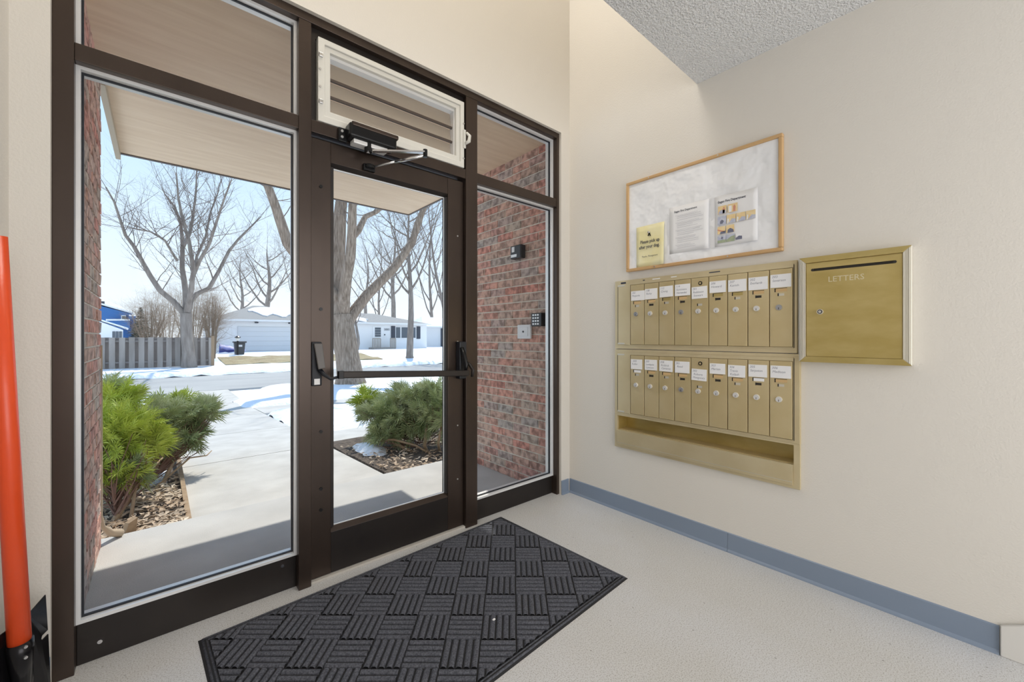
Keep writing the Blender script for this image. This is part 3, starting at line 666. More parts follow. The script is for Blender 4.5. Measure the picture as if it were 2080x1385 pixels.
# ------------------------------------------------------------------ floor mat
def clip(poly, ax, lim, keep_less):
    out = []
    for i in range(len(poly)):
        a, b = poly[i], poly[(i + 1) % len(poly)]
        ia = (a[ax] <= lim) if keep_less else (a[ax] >= lim); ib = (b[ax] <= lim) if keep_less else (b[ax] >= lim)
        if ia: out.append(a)
        if ia != ib:
            t_ = (lim - a[ax]) / (b[ax] - a[ax]); out.append((a[0] + (b[0] - a[0]) * t_, a[1] + (b[1] - a[1]) * t_))
    return out
MW, MH = 1.535, .905; ROTM = math.radians(2.4)
mc = Vector((-.656, .005)) - Vector((math.cos(ROTM), math.sin(ROTM))) * MW / 2 + Vector((math.sin(ROTM), -math.cos(ROTM))) * MH / 2
dm = thing('door_mat', (mc.x, mc.y, 0), 'charcoal ribbed entrance mat with basket weave pattern', 'door mat')
def mworld(x, y, z):
    return Vector((mc.x + x * math.cos(ROTM) - y * math.sin(ROTM), mc.y + x * math.sin(ROTM) + y * math.cos(ROTM), z))
mb = MB(); bw = .028
mb.add([mworld(sx_ * (MW / 2 - ins), sy_ * (MH / 2 - ins), z) for (ins, z) in ((0, .0005), (.006, .0045), (bw - .006, .0075), (bw, .0045)) for sx_, sy_ in ((-1, -1), (1, -1), (1, 1), (-1, 1))],
       [(4 * k + i, 4 * k + (i + 1) % 4, 4 * k + 4 + (i + 1) % 4, 4 * k + 4 + i) for k in range(3) for i in range(4)] + [(12, 13, 14, 15)])
mb.build('rubber_base', 'mat_base', dm)
for r_ in ((bw - .016, .0078), (bw - .004, .0072)):
    pts = [mworld(sx_ * (MW / 2 - r_[0]), sy_ * (MH / 2 - r_[0]), r_[1] - .003) for sx_, sy_ in ((-1, -1), (1, -1), (1, 1), (-1, 1), (-1, -1))]
    mbb = MB()
    for i in range(4): mbb.tube([pts[i], pts[i + 1]], .0045, 6)
    mbb.build('border_rib', 'mat_pile', dm, smooth=True)
CELL = .1335; PIT = CELL / 5; hx, hy = MW / 2 - bw - .004, MH / 2 - bw - .004
prof5 = [(-1, 0), (-.82, .62), (-.4, 1), (.4, 1), (.82, .62), (1, 0)]
A45 = math.radians(-43.5); ca, sa = math.cos(A45), math.sin(A45)
for i in range(-10, 11):
    for j in range(-10, 11):
        mb = MB()
        for k in range(5):
            for s5 in range(5):
                lo, hi = prof5[s5], prof5[s5 + 1]
                ac0 = (k - 2) * PIT + lo[0] * PIT * .41; ac1 = (k - 2) * PIT + hi[0] * PIT * .41
                L2 = CELL / 2 - .0025
                rect = [(-L2, ac0), (L2, ac0), (L2, ac1), (-L2, ac1)]
                if (i + j) % 2: rect = [(-b_, a_) for a_, b_ in rect]
                poly = [((i * CELL + a_) * ca - (j * CELL + b_) * sa, (i * CELL + a_) * sa + (j * CELL + b_) * ca) for a_, b_ in rect]
                for ax, lim in ((0, hx), (1, hy)):
                    poly = clip(poly, ax, lim, True)
                    if len(poly) > 2: poly = clip(poly, ax, -lim, False)
                    if len(poly) < 3: break
                if len(poly) < 3: continue
                vs = []
                for (x, y) in poly:
                    lx = x * ca + y * sa - i * CELL; ly = -x * sa + y * ca - j * CELL
                    ac = (ly if not (i + j) % 2 else -lx * -1)
                    ac = ly if not (i + j) % 2 else -(-lx)
                    t_ = (ac - ac0) / (ac1 - ac0) if not (i + j) % 2 else ((-ac) - ac0) / (ac1 - ac0)
                    t_ = min(1, max(0, t_))
                    vs.append(mworld(x, y, .003 + (lo[1] + (hi[1] - lo[1]) * t_) * .0085))
                mb.add(vs, [tuple(range(len(vs)))])
        if len(mb.f) > 2: mb.build('rib_tile', 'mat_pile', dm, fixn=False)
MB().obox(mworld(.11, -.24, .0125), (1, .3, 0), (-.3, 1, 0), (0, 0, 1), .006, .004, .001).build('paper_scrap', 'paper', label='tiny white paper scrap lying on the dark mat', cat='paper scrap')

# ------------------------------------------------------------------ shovel in the corner
sh = thing('shovel', (-2.60, -.19, 0), 'black bladed shovel with orange handle leaning in the corner', 'shovel')
hb = Vector((-2.598, -.214, .275)); ht = Vector((-2.632, -.262, 1.42))
MB().tube([hb, hb.lerp(ht, .5), ht], [.0235, .0225, .0215], 20).build('handle', 'orange_grip', sh, smooth=True)
MB().tube([hb - (ht - hb) * .10, hb - (ht - hb) * .02, hb + (ht - hb) * .012], [.018, .026, .0275], 18).build('socket', 'shovel_black', sh, smooth=True)
for dz in (.005, -.025):
    MB().tube([hb + Vector((.012, -.020, dz)), hb + Vector((.016, -.028, dz))], .004, 10).build('rivet', 'rivet', sh)
ux = Vector((.074, .134, 0)).normalized(); uz = Vector((0, 0, 1)); uo = Vector((.134, -.074, 0)).normalized()
b0 = Vector((-2.633, -.246, 0))
prof_b = [(0, .005), (.175, .005), (.168, .225), (.140, .225), (.136, .232), (.140, .239), (.166, .239), (.160, .352), (.09, .335), (.0, .330)]
def blade(a, z): return b0 + ux * a + uz * z + uo * (.030 * ((a - .06) / .1) ** 2 * -.35 + .02 * (.35 - z))
vs = [blade(a, z) for a, z in prof_b]; n_ = len(vs)
vs += [v - uo * .003 for v in vs]
MB().add(vs, [tuple(range(n_)), tuple(range(2 * n_ - 1, n_ - 1, -1))] + [(i, (i + 1) % n_, n_ + (i + 1) % n_, n_ + i) for i in range(n_)]).build('blade', 'shovel_black', sh)
MB().tube([hb - (ht - hb) * .02, blade(.07, .16) + uo * .006, blade(.075, .06) + uo * .004], [.024, .015, .006], 12).build('frog', 'shovel_black', sh, smooth=True)

# ------------------------------------------------------------------ outdoors: ground
def gz(y):
    if y < 1.43: return -.13
    if y < 8.5: return -.13 - .31 * (y - 1.43) / 7.07
    if y < 23: return -.45
    if y < 34:
        t_ = (y - 23) / 11; return -.45 + .45 * t_ * t_ * (3 - 2 * t_)
    return 0.
def strip(name, x0, x1, ys, dz, matn, label, cat, kind='structure', nx=1, rough=0., parent=None, xf=None, thick=.08):
    vs = []; rr = random.Random(len(name))
    for y in ys:
        for i in range(nx + 1):
            a0, a1 = (x0, x1) if xf is None else xf(y)
            x = a0 + (a1 - a0) * i / nx
            vs.append((x, y, gz(y) + dz + rr.uniform(-rough, rough)))
    N = nx + 1; fs = [(j * N + i, j * N + i + 1, (j + 1) * N + i + 1, (j + 1) * N + i) for j in range(len(ys) - 1) for i in range(nx)]
    o = mesh_obj(name, vs, fs, matn, parent, fixn=False)
    sd = o.modifiers.new('t', 'SOLIDIFY'); sd.thickness = thick; sd.offset = -1
    return tag(o, label, cat, None, kind)
ysl = lambda a, b, n: [a + (b - a) * i / n for i in range(n + 1)]
strip('lawn', -70, 90, ysl(1.3, 23, 30) + ysl(24, 110, 50), -.03, 'lawn_snow', 'snow covered lawn and yards across the street', 'snow ground', nx=60, rough=.025)
wk = struct('walkway', (-1.45, 4, -.2), 'pale concrete walkway leading from the stoop to the street', 'walkway')
for (a, b) in ((1.445, 3.36), (3.375, 5.25), (5.265, 7.25), (7.265, 8.6), (8.615, 12.75)):
    strip('slab', -2.13, -.735, ysl(a, b, 3), .02, 'concrete', None, None, None, parent=wk)
strip('slab', -.72, 3.2, ysl(3.40, 4.20, 2), .02, 'concrete', None, None, None, parent=wk)
strip('sidewalk', -.72, 30, ysl(7.28, 8.55, 2), .02, 'concrete', 'concrete public sidewalk running along the street', 'sidewalk')
strip('street', -60, 80, ysl(12.8, 18.4, 3), .02, 'asphalt', 'wide grey asphalt street', 'street')
strip('mulch_bed', -4.2, -2.14, ysl(1.435, 4.2, 8), .03, 'mulch', 'dark mulch bed under the evergreen shrubs near the brick wall', 'mulch bed', nx=6, rough=.012)
strip('mulch_bed', -.72, 2.6, ysl(1.435, 3.38, 8), .03, 'mulch', 'dark mulch bed under the shrub right of the walkway', 'mulch bed', nx=8, rough=.012)
MB().box((-2.16, 1.44, -.25), (-2.13, 4.2, -.095)).build('edging', 'wood_stem', label='thin wooden edging along the left side of the walkway', cat='edging', kind='structure')
def leaves(name, x0, x1, y0, y1, n_, label):
    rr = random.Random(11); mb = MB()
    for _ in range(n_):
        x, y = rr.uniform(x0, x1), y0 + (y1 - y0) * rr.random() ** 1.4; z = gz(y) + .042 + rr.uniform(0, .025)
        a = rr.uniform(0, 6.3); L, Wd = rr.uniform(.014, .042), rr.uniform(.006, .016); tl = rr.uniform(-.4, .4)
        d = Vector((math.cos(a), math.sin(a), tl)) * L; s = Vector((-math.sin(a), math.cos(a), rr.uniform(-.5, .5))) * Wd; c = Vector((x, y, z))
        mb.add([c - d, c + s + Vector((0, 0, .006)), c + d, c - s + Vector((0, 0, .006))], [(0, 1, 2), (0, 2, 3)])
    return mb.build(name, 'dead_leaf', kind='stuff', label=label, cat='fallen leaves', fixn=False)
leaves('fallen_leaves', -2.9, -2.16, 1.45, 3.0, 1500, 'curled brown leaves and wood chips in the mulch beside the brick wall')
leaves('fallen_leaves', -.7, 1.2, 1.45, 2.9, 900, 'brown leaves scattered under the shrub right of the walkway')
# snow lumps
def snow_patch(name, outline, h, label, seed):
    rr = random.Random(seed); xs = [p[0] for p in outline]; ys = [p[1] for p in outline]
    x0, x1, y0, y1 = min(xs), max(xs), min(ys), max(ys); nx = max(8, min(70, int((x1 - x0) / .10))); ny = max(8, min(40, int((y1 - y0) / .10)))
    def inside(x, y):
        c = False; n = len(outline)
        for i in range(n):
            a, b = outline[i], outline[i - 1]
            if (a[1] > y) != (b[1] > y) and x < (b[0] - a[0]) * (y - a[1]) / (b[1] - a[1]) + a[0]: c = not c
        return c
    def dist(x, y):
        d = 9
        for i in range(len(outline)):
            a, b = Vector(outline[i]), Vector(outline[i - 1]); ab = b - a; t_ = max(0, min(1, (Vector((x, y)) - a).dot(ab) / ab.length_squared))
            d = min(d, (a + ab * t_ - Vector((x, y))).length)
        return d if inside(x, y) else -d
    fz = [(rr.uniform(3, 9), rr.uniform(3, 9), rr.uniform(0, 6)) for _ in range(5)]
    vs, idx, fs = [], {}, []
    for j in range(ny + 1):
        for i in range(nx + 1):
            x, y = x0 + (x1 - x0) * i / nx, y0 + (y1 - y0) * j / ny
            nz = sum(math.sin(p * x + f) * math.sin(q * y + f) for p, q, f in fz) / 5
            d = dist(x, y) + nz * .10
            z = gz(y) + .015 + h * (1 - math.exp(-max(0, d) / .10)) * (1 + .35 * nz) - (.03 if d <= 0 else 0)
            idx[i, j] = (len(vs), d); vs.append((x, y, z))
    for j in range(ny):
        for i in range(nx):
            q = [idx[i, j], idx[i + 1, j], idx[i + 1, j + 1], idx[i, j + 1]]
            if max(k[1] for k in q) > -.03: fs.append(tuple(k[0] for k in q))
    o = mesh_obj(name, vs, fs, 'snow', None, True); return tag(o, label, 'snow')
snow_patch('snow_patch', [(-.72, 4.25), (4, 4.25), (4, 7.2), (-.72, 7.2)], .085, 'melting snow bank between the side path and the sidewalk', 1)
snow_patch('snow_patch', [(-.85, 8.7), (10, 8.65), (10, 12.6), (.2, 12.6), (-.3, 11.2), (-.95, 9.8)], .10, 'snow bank on the boulevard between sidewalk and street', 2)
snow_patch('snow_patch', [(-.64, 2.35), (-.44, 2.15), (-.30, 2.45), (-.36, 2.95), (-.60, 3.0)], .10, 'small snow lump beside the walkway at the foot of the shrub', 3)
snow_patch('snow_patch', [(-3.0, 2.9), (-2.2, 2.7), (-2.18, 3.6), (-3.0, 3.8)], .07, 'snow remnant on the mulch under the leaning shrub', 4)
snow_patch('snow_patch', [(-16, 18.6), (14, 18.6), (14, 19.6), (-16, 19.8)], .16, 'rough snow bank along the far curb', 5)
strip('leaf_bank', .5, 9.5, ysl(25.3, 29.5, 5), .03, 'leaf_litter', 'brown leaf covered bank between two snow strips', 'leaf litter', kind='stuff', nx=16, rough=.05)

# ------------------------------------------------------------------ outdoors: trees
class Tree:
    def __init__(s, seed): s.r = random.Random(seed); s.trunk = MB(); s.tw = MB(); s.n = 0; s.cap = 2600
    def limb(s, pts, r0, r1, n=8, mb=None):
        m_ = len(pts); (mb or s.trunk).tube(pts, [r0 + (r1 - r0) * i / (m_ - 1) for i in range(m_)], n, cap=False)
    def grow(s, p, d, L, rad, lev, up=.12, spread=.75):
        if s.n > s.cap or lev < 0: return
        s.n += 1; r = s.r; k = 4 if lev > 0 else 3; pts = [p]; q = p.copy(); dd = d.normalized()
        for i in range(k):
            dd = (dd + Vector((r.uniform(-1, 1), r.uniform(-1, 1), r.uniform(-1, 1))) * .16 + Vector((0, 0, up))).normalized()
            q = q + dd * (L / k); pts.append(q.copy())
        s.limb(pts, rad, rad * .42, 3 if rad < .03 else 5, s.tw)
        if lev == 0: return
        nch = 4 if lev > 1 else 5
        for c in range(nch):
            t_ = .22 + .75 * (c + r.random()) / nch; ii = min(k - 1, int(t_ * k)); bp = pts[ii].lerp(pts[ii + 1], t_ * k - ii)
            bd = (pts[ii + 1] - pts[ii]).normalized(); side = Vector((r.uniform(-1, 1), r.uniform(-1, 1), r.uniform(-.5, .8))).normalized()
            s.grow(bp, bd * (1 - spread * .55) + side * spread, L * r.uniform(.42, .68), rad * .5 * (1.1 - t_ * .5), lev - 1, up, spread)
    def along(s, pts, L, rad, n, lev, up=.12, spread=.8, t0=.25):
        r = s.r; m_ = len(pts) - 1
        for c in range(n):
            t_ = t0 + (1 - t0) * (c + r.random()) / n; ii = min(m_ - 1, int(t_ * m_)); bp = pts[ii].lerp(pts[ii + 1], t_ * m_ - ii)
            bd = (pts[ii + 1] - pts[ii]).normalized(); side = Vector((r.uniform(-1, 1), r.uniform(-1, 1), r.uniform(-.3, .7))).normalized()
            s.grow(bp, bd * .55 + side * spread, L * r.uniform(.55, 1.1), rad * (1.15 - .6 * t_), lev, up, spread)
        s.grow(pts[-1], pts[-1] - pts[-2], L, rad * .6, lev, up, spread)
    def done(s, name, base, label, bark='bark_grey', twig='twig', group=None):
        o = thing(name, base, label, 'tree', group)
        if s.trunk.f: s.trunk.build('trunk', bark, o, smooth=True, fixn=False)
        if s.tw.f: s.tw.build('branches', twig, o, fixn=False)
        return o
def PL(lst, t): return [P(a, b, t + (c if len(q) > 2 else 0)) for q in lst for a, b, c in [(q + (0,))[:3]]]

# young maple in front of the fence
T = 21.2; tr_ = Tree(21); tr_.cap = 4200
base = P(384, 747, T); base.z = -.45
trunk = [base, P(383, 720, T), P(380, 690, T), P(378, 655, T), P(378, 636, T)]
tr_.trunk.tube([base + Vector((0, 0, -.1))] + trunk, [.46, .35, .28, .255, .25, .24], 12, cap=False)
limbs = [([(376, 640), (352, 612, -.3), (325, 590, -.6), (305, 560, -.8), (290, 533, -1.0), (272, 500, -1.2), (255, 478, -1.4), (246, 452, -1.6), (232, 410, -1.8), (215, 380, -2)], .15),
         ([(379, 636), (377, 590, .3), (370, 545, .4), (371, 495, .5), (367, 455, .6), (355, 420, .8), (335, 395, 1)], .16),
         ([(379, 636), (388, 590, -.4), (393, 550, -.6), (384, 490, -.7), (372, 450, -.8), (362, 400, -.9), (358, 350, -1)], .14),
         ([(380, 640), (388, 610, .4), (400, 597, .6), (425, 585, .8), (445, 550, 1.1), (465, 510, 1.4), (485, 485, 1.6), (505, 465, 1.9), (530, 440, 2.2)], .15),
         ([(388, 570), (405, 530, -.5), (425, 495, -.8), (440, 450, -1), (455, 405, -1.3), (470, 365, -1.5)], .10),
         ([(372, 500), (385, 475, .4), (392, 440, .7), (398, 390, .9), (400, 340, 1)], .10),
         ([(393, 560), (400, 520, .8), (418, 480, 1.2), (428, 430, 1.6), (445, 385, 2)], .08),
         ([(360, 530), (335, 488, -.6), (305, 470, -1), (275, 465, -1.4)], .06)]
for pl_, r0 in limbs:
    pts = PL(pl_, T); tr_.limb(pts, r0, .03, 7); tr_.along(pts, 2.3, .024, 14, 2, .10, .8, .2)
tr_.done('maple_tree', base, 'bare forked young tree standing in front of the wooden fence')

# big old boulevard tree
T = 13.0; tr_ = Tree(5); tr_.cap = 1500
base = P(712, 786, T); base.z = -.47
tr_.trunk.tube([base + Vector((0, 0, -.15)), base + Vector((0, 0, .12)), P(711, 760, T), P(706, 725, T), P(700, 690, T), P(695, 660, T), P(692, 640, T)],
               [.62, .49, .40, .36, .365, .36, .32], 18, cap=False)
big = [([(692, 650), (687, 600, .1), (684, 550, .2), (688, 490, .3), (690, 440, .3), (694, 405, .3), (700, 350, .4), (690, 280, .6)], .28, .14),
       ([(697, 640), (699, 600, -.2), (704, 560, -.3), (712, 520, -.4), (715, 470, -.5), (716, 420, -.6), (720, 380, -.7), (735, 300, -1)], .20, .09),
       ([(714, 482, -.45), (728, 468, -.3), (742, 440, 0), (765, 430, .3), (800, 400, .6)], .12, .05),
       ([(700, 665), (720, 632, .3), (745, 600, .6), (770, 575, .8), (800, 545, 1.1), (822, 515, 1.3), (838, 490, 1.4), (848, 455, 1.5), (860, 425, 1.6), (872, 360, 1.7)], .19, .09),
       ([(690, 610), (650, 570, -.4), (612, 530, -.7), (585, 495, -.9), (570, 450, -1.0), (560, 420, -1.1), (545, 380, -1.2), (520, 330, -1.3)], .20, .10)]
for pl_, r0, r1 in big:
    pts = PL(pl_, T); tr_.limb(pts, r0, r1, 12); tr_.along(pts, 1.5, .022, 6, 2, .12, .85, .55)
tr_.done('boulevard_tree', base, 'massive old tree with thick forked trunk near the street', bark='bark_big')

def simple_tree(name, px, py, T, topy, label, seed, spreadpx, nl=6, r0=.25, twig='twig', fork=.3, cap=1500, lean=0, L=2.2, lev=2, base_z=None, group=None):
    tr_ = Tree(seed); tr_.cap = cap; r = random.Random(seed + 99)
    base = P(px, py, T)
    if base_z is not None: base.z = base_z
    def axis(q): return (px + lean * q + 3 * math.sin(q * 7 + seed), py + (topy - py) * q)
    stem = [P(*axis(q / 8), T) for q in range(9)]; stem[0] = base
    tr_.trunk.tube([base - Vector((0, 0, .25)), base] + stem[1:], [r0 * 1.3, r0] + [r0 * (1 - .115 * k) for k in range(1, 9)], 9, cap=False)
    tr_.along(stem, L, r0 * .10, 8, lev, .10, .8, max(.25, fork))
    for k in range(nl):
        q0 = fork + (.92 - fork) * (k / nl) ** 1.4; sx0, sy0 = axis(q0); sg = 1 if k % 2 else -1
        ex = sx0 + sg * spreadpx * r.uniform(.55, 1.1) * (1.1 - q0 * .6); ey = sy0 + (topy - sy0) * r.uniform(.55, .95) - 6
        dt = r.uniform(-1, 1) * T * .06; pts = []
        for i in range(7):
            q = i / 6; pts.append(P(sx0 + (ex - sx0) * q ** .85 + r.uniform(-3, 3) * q, sy0 + (ey - sy0) * q ** 1.2 + r.uniform(-3, 3) * q, T + dt * q))
        tr_.limb(pts, r0 * .42 * (1.1 - q0 * .7), r0 * .06, 5); tr_.along(pts, L, r0 * .075, 8, lev, .08, .85, .2)
    return tr_.done(name, base, label, twig=twig, group=group)
def fk_y(py, topy, fork): return py + (topy - py) * fork
simple_tree('yard_tree', 832, 721, 29.7, 395, 'slim bare tree standing in the snowy yard before the white house', 31, 95, 8, .26, fork=.37, cap=2200, base_z=-.25)
simple_tree('small_tree', 725, 711, 36, 600, 'small forked bare tree close to the white house wall', 32, 30, 4, .16, fork=.4, cap=400, L=1.3, base_z=0)
simple_tree('background_tree', 905, 660, 66, 380, 'bare tree leaning in front of the far grey garage', 33, 60, 6, .3, fork=.15, cap=2400, lean=-45, L=3, base_z=0)
simple_tree('background_tree', 800, 640, 58, 440, 'bare tree rising behind the middle of the white house roof', 34, 80, 7, .35, fork=.15, cap=2400, L=3.4, base_z=0)
simple_tree('background_tree', 745, 640, 72, 500, 'bare tree behind the white house next to the big trunk', 35, 60, 6, .3, fork=.15, cap=2400, L=3, base_z=0)
simple_tree('background_tree', 545, 640, 52, 500, 'spreading bare tree behind the snowy garage roof', 36, 75, 8, .35, fork=.12, cap=2400, L=3.2, base_z=0)
simple_tree('background_tree', 490, 650, 68, 520, 'bare tree behind the left end of the garage', 37, 60, 7, .3, fork=.12, cap=2400, L=3, base_z=0)
simple_tree('background_tree', 596, 650, 84, 470, 'bare tree behind the garage half hidden by the door post', 38, 45, 5, .25, fork=.2, cap=2400, L=2.6, base_z=0)
simple_tree('background_tree', 875, 690, 76, 400, 'tall bare tree above the right end of the white house', 39, 70, 8, .34, fork=.15, cap=2600, L=3.4, base_z=0)
simple_tree('background_tree', 772, 690, 92, 480, 'distant bare tree between the big trunk and the house windows', 40, 60, 8, .34, fork=.15, cap=2600, L=3.6, base_z=0)
# multi-stemmed bare bushes behind the fence
def bush(px, py, T, w_, topy, seed, label, twig='twig_tan'):
    tr_ = Tree(seed); tr_.cap = 7500; r = random.Random(seed); base = P(px, py, T); base.z = -.4
    for k in range(22):
        a = r.uniform(-1, 1); pts = []
        for i in range(5):
            q = i / 4; pts.append(P(px + a * w_ * (.25 + .75 * q ** .8) + r.uniform(-2, 2), py + (topy + abs(a) * 30 - py) * q, T + r.uniform(-1, 1) * q))
        pts[0].z = -.4; tr_.limb(pts, .028, .008, 4, tr_.tw); tr_.along(pts, 1.2, .009, 15, 2, .02, 1.1, .05)
    return tr_.done('bare_bush', base, label, twig=twig, group='bare bushes behind the fence')
bush(305, 700, 24.6, 42, 610, 41, 'tan bare bush behind the fence left of the forked tree')
bush(345, 700, 36, 50, 590, 42, 'tall tan bare bush behind the fence beside the forked tree')
bush(430, 690, 25.2, 24, 600, 43, 'dense bare bush behind the fence end near the garage')
bush(388, 690, 29.2, 46, 575, 44, 'broad tan bare bush directly behind the forked tree trunk')
# spruce far away
sp = thing('spruce', P(286, 690, 54), 'small dark conical spruce beside the blue house', 'tree')
mb = MB(); rr = random.Random(8)
for k in range(420):
    h = rr.random(); c = P(286, 690 - 66 * h, 54); a = rr.uniform(0, 6.3); L = (1 - h) * 2.1 * rr.uniform(.7, 1.1) + .12
    d = Vector((math.cos(a), math.sin(a), -.25)) * L; s = Vector((-math.sin(a), math.cos(a), 0)) * .22
    mb.add([c, c + d * .6 + s, c + d, c + d * .6 - s], [(0, 1, 2, 3)])
mb.build('needles', 'spruce', sp, fixn=False)
b_ = P(286, 690, 54); MB().tube([b_ - Vector((0, 0, 1.5)), P(286, 625, 54)], [.2, .03], 7).build('trunk', 'bark_grey', sp)

# ------------------------------------------------------------------ outdoors: evergreen shrubs
def evergreen(name, lobes, n_, mats, base, stems, label, seed, size=.075):
    o = thing(name, base, label, 'shrub'); rr = random.Random(seed)
    mbs = {m_: MB() for m_ in set(mats)}
    tot = sum(l[1][0] * l[1][1] * l[1][2] for l in lobes) ** 1.
    for (c, rad, mm) in lobes:
        c = Vector(c); k = int(n_ * (rad[0] * rad[1] * rad[2]) ** .67 / sum((l[1][0] * l[1][1] * l[1][2]) ** .67 for l in lobes)); mb = mbs[mm]
        per = 15
        for _ in range(max(6, k // per)):
            while True:
                v = Vector((rr.uniform(-1, 1), rr.uniform(-1, 1), rr.uniform(-.8, 1)))
                if .3 < v.length < 1: break
            v.normalize(); v *= rr.uniform(.75, 1.28)
            tip = c + Vector((v.x * rad[0], v.y * rad[1], v.z * rad[2])); inn = c + (tip - c) * rr.uniform(.15, .4) - Vector((0, 0, rad[2] * .25))
            ax = (tip - inn).normalized(); side0 = ax.cross(Vector((rr.uniform(-1, 1), rr.uniform(-1, 1), rr.uniform(-1, 1)))).normalized()
            for g in range(per):
                q = (g + rr.random()) / per; p = inn.lerp(tip, q) + Vector((0, 0, .10 * q * (1 - q))); sg = 1 if g % 2 else -1
                out = (ax * (.55 + .5 * q) + side0 * sg * .8 * (1 - .6 * q) + Vector((rr.uniform(-1, 1), rr.uniform(-1, 1), rr.uniform(-.8, 1))) * .35).normalized()
                sd = out.cross(Vector((rr.uniform(-1, 1), rr.uniform(-1, 1), rr.uniform(-1, 1)))).normalized(); L = size * rr.uniform(.7, 1.3) * (1.15 - .45 * q)
                nn = out.cross(sd); vs = []; fs = []
                for b in range(7):
                    a = (b - 3) * .33 + rr.uniform(-.1, .1); l_ = L * (1 - .13 * abs(b - 3)); st_ = p + out * (L * .16 * (3 - abs(b - 3)))
                    d = (out * math.cos(a) + sd * math.sin(a)).normalized(); pr = (sd * math.cos(a) - out * math.sin(a)) * L * .038
                    n0_ = len(vs); dr_ = nn * L * .10 * rr.uniform(-1, 1)
                    vs += [st_ - pr * .6, st_ + pr * .6, st_ + d * l_ * .6 + pr + dr_, st_ + d * l_ + dr_ * 1.5 - Vector((0, 0, L * .10)), st_ + d * l_ * .6 - pr + dr_]; fs.append((n0_, n0_ + 1, n0_ + 2, n0_ + 3, n0_ + 4))
                mb.add(vs, fs)
    for m_, mb in mbs.items(): mb.build('foliage', m_, o, fixn=False)
    sm = MB()
    for pts, r0, r1 in stems:
        pts = [Vector(p) for p in pts]; sm.tube(pts, [r0 + (r1 - r0) * i / (len(pts) - 1) for i in range(len(pts))], 7)
    sm.build('stem', 'wood_stem', o, smooth=True)
    tw = MB(); B = Vector(base)
    for _ in range(150):
        l = rr.choice(lobes); c = Vector(l[0]); e_ = c + Vector((rr.uniform(-1, 1) * l[1][0], rr.uniform(-1, 1) * l[1][1], rr.uniform(-1, .3) * l[1][2]))
        s_ = B.lerp(c, rr.uniform(.1, .6)); tw.tube([s_, s_.lerp(e_, .5) + Vector((rr.uniform(-.05, .05), rr.uniform(-.05, .05), -.03)), e_], [.006, .004, .002], 3, cap=False)
    tw.build('twigs', 'twig_red', o, fixn=False)
    return o
A_ = P(222, 880, 3.0)
lobA = [(P(222, 890, 3.05), (.24, .30, .26), 'green_yellow'), (P(262, 880, 3.25), (.20, .25, .24), 'green_yellow'), (P(228, 820, 3.5), (.20, .25, .17), 'green_yellow'),
        (P(292, 900, 3.2), (.13, .18, .14), 'green_yellow'), (P(232, 960, 3.0), (.20, .22, .17), 'green_yellow'), (P(272, 955, 3.05), (.12, .15, .12), 'green_deep'), (P(205, 800, 3.6), (.2, .2, .12), 'green_grey')]
evergreen('evergreen_shrub', lobA, 3400, ['green_yellow', 'green_deep', 'green_grey'], (-2.52, 1.82, -.12),
          [([(-2.56, 1.80, -.15), P(262, 1010, 2.9), P(268, 960, 3.0), P(262, 900, 3.1)], .022, .010), ([(-2.5, 1.85, -.15), P(240, 1000, 2.95), P(235, 930, 3.0)], .016, .008), ([(-2.45, 1.8, -.14), P(275, 990, 2.95), P(300, 960, 3.2), P(330, 930, 3.4)], .012, .006)],
          'yellow-green feathery evergreen shrub against the brick wall', 51, .088)
lobB = [(P(360, 850, 4.0), (.26, .3, .17), 'green_grey'), (P(320, 860, 3.8), (.2, .22, .2), 'green_grey'), (P(400, 845, 4.1), (.18, .22, .13), 'green_deep'), (P(350, 822, 4.2), (.22, .22, .09), 'green_yellow'),
        (P(378, 885, 3.9), (.17, .2, .12), 'green_deep'), (P(330, 900, 3.75), (.14, .16, .12), 'green_grey'), (P(425, 830, 4.15), (.10, .14, .09), 'green_grey')]
evergreen('evergreen_shrub', lobB, 3000, ['green_yellow', 'green_deep', 'green_grey'], (-2.40, 2.6, -.15),
          [([(-2.46, 2.45, -.18), P(330, 985, 3.5), P(355, 930, 3.75), P(362, 890, 3.9), P(368, 860, 4.0)], .020, .010), ([(-2.4, 2.5, -.18), P(385, 930, 3.8), P(420, 925, 4.0), P(430, 915, 4.1)], .010, .004), ([P(345, 945, 3.7), P(390, 905, 3.9), P(410, 880, 4.0)], .010, .005)],
          'grey-green evergreen shrub leaning over the walkway edge', 52, .09)
lobC = [(P(800, 845, 4.9), (.30, .35, .22), 'green_deep'), (P(760, 835, 5.0), (.22, .28, .18), 'green_grey'), (P(850, 840, 4.8), (.28, .3, .25), 'green_deep'), (P(895, 830, 4.7), (.26, .3, .28), 'green_deep'),
        (P(745, 812, 5.2), (.16, .2, .12), 'green_yellow'), (P(830, 805, 5.0), (.30, .28, .14), 'green_grey'), (P(880, 795, 4.9), (.24, .26, .12), 'green_grey'), (P(940, 840, 4.5), (.28, .3, .3), 'green_deep'), (P(785, 880, 4.7), (.20, .2, .12), 'green_deep')]
evergreen('evergreen_shrub', lobC, 4800, ['green_yellow', 'green_deep', 'green_grey'], (-.02, 2.25, -.15),
          [([(-.1, 2.1, -.18), P(800, 900, 4.6), P(790, 865, 4.8), P(770, 840, 4.9)], .022, .010), ([(0, 2.1, -.18), P(862, 905, 4.5), P(868, 860, 4.6), P(860, 820, 4.7)], .025, .012), ([P(760, 895, 4.6), P(800, 893, 4.55), P(845, 905, 4.5), P(870, 920, 4.4)], .016, .010), ([(.1, 2.0, -.18), P(890, 900, 4.3), P(900, 850, 4.5)], .02, .01)],
          'broad grey-green evergreen shrub seen through the door glass', 53, .10)

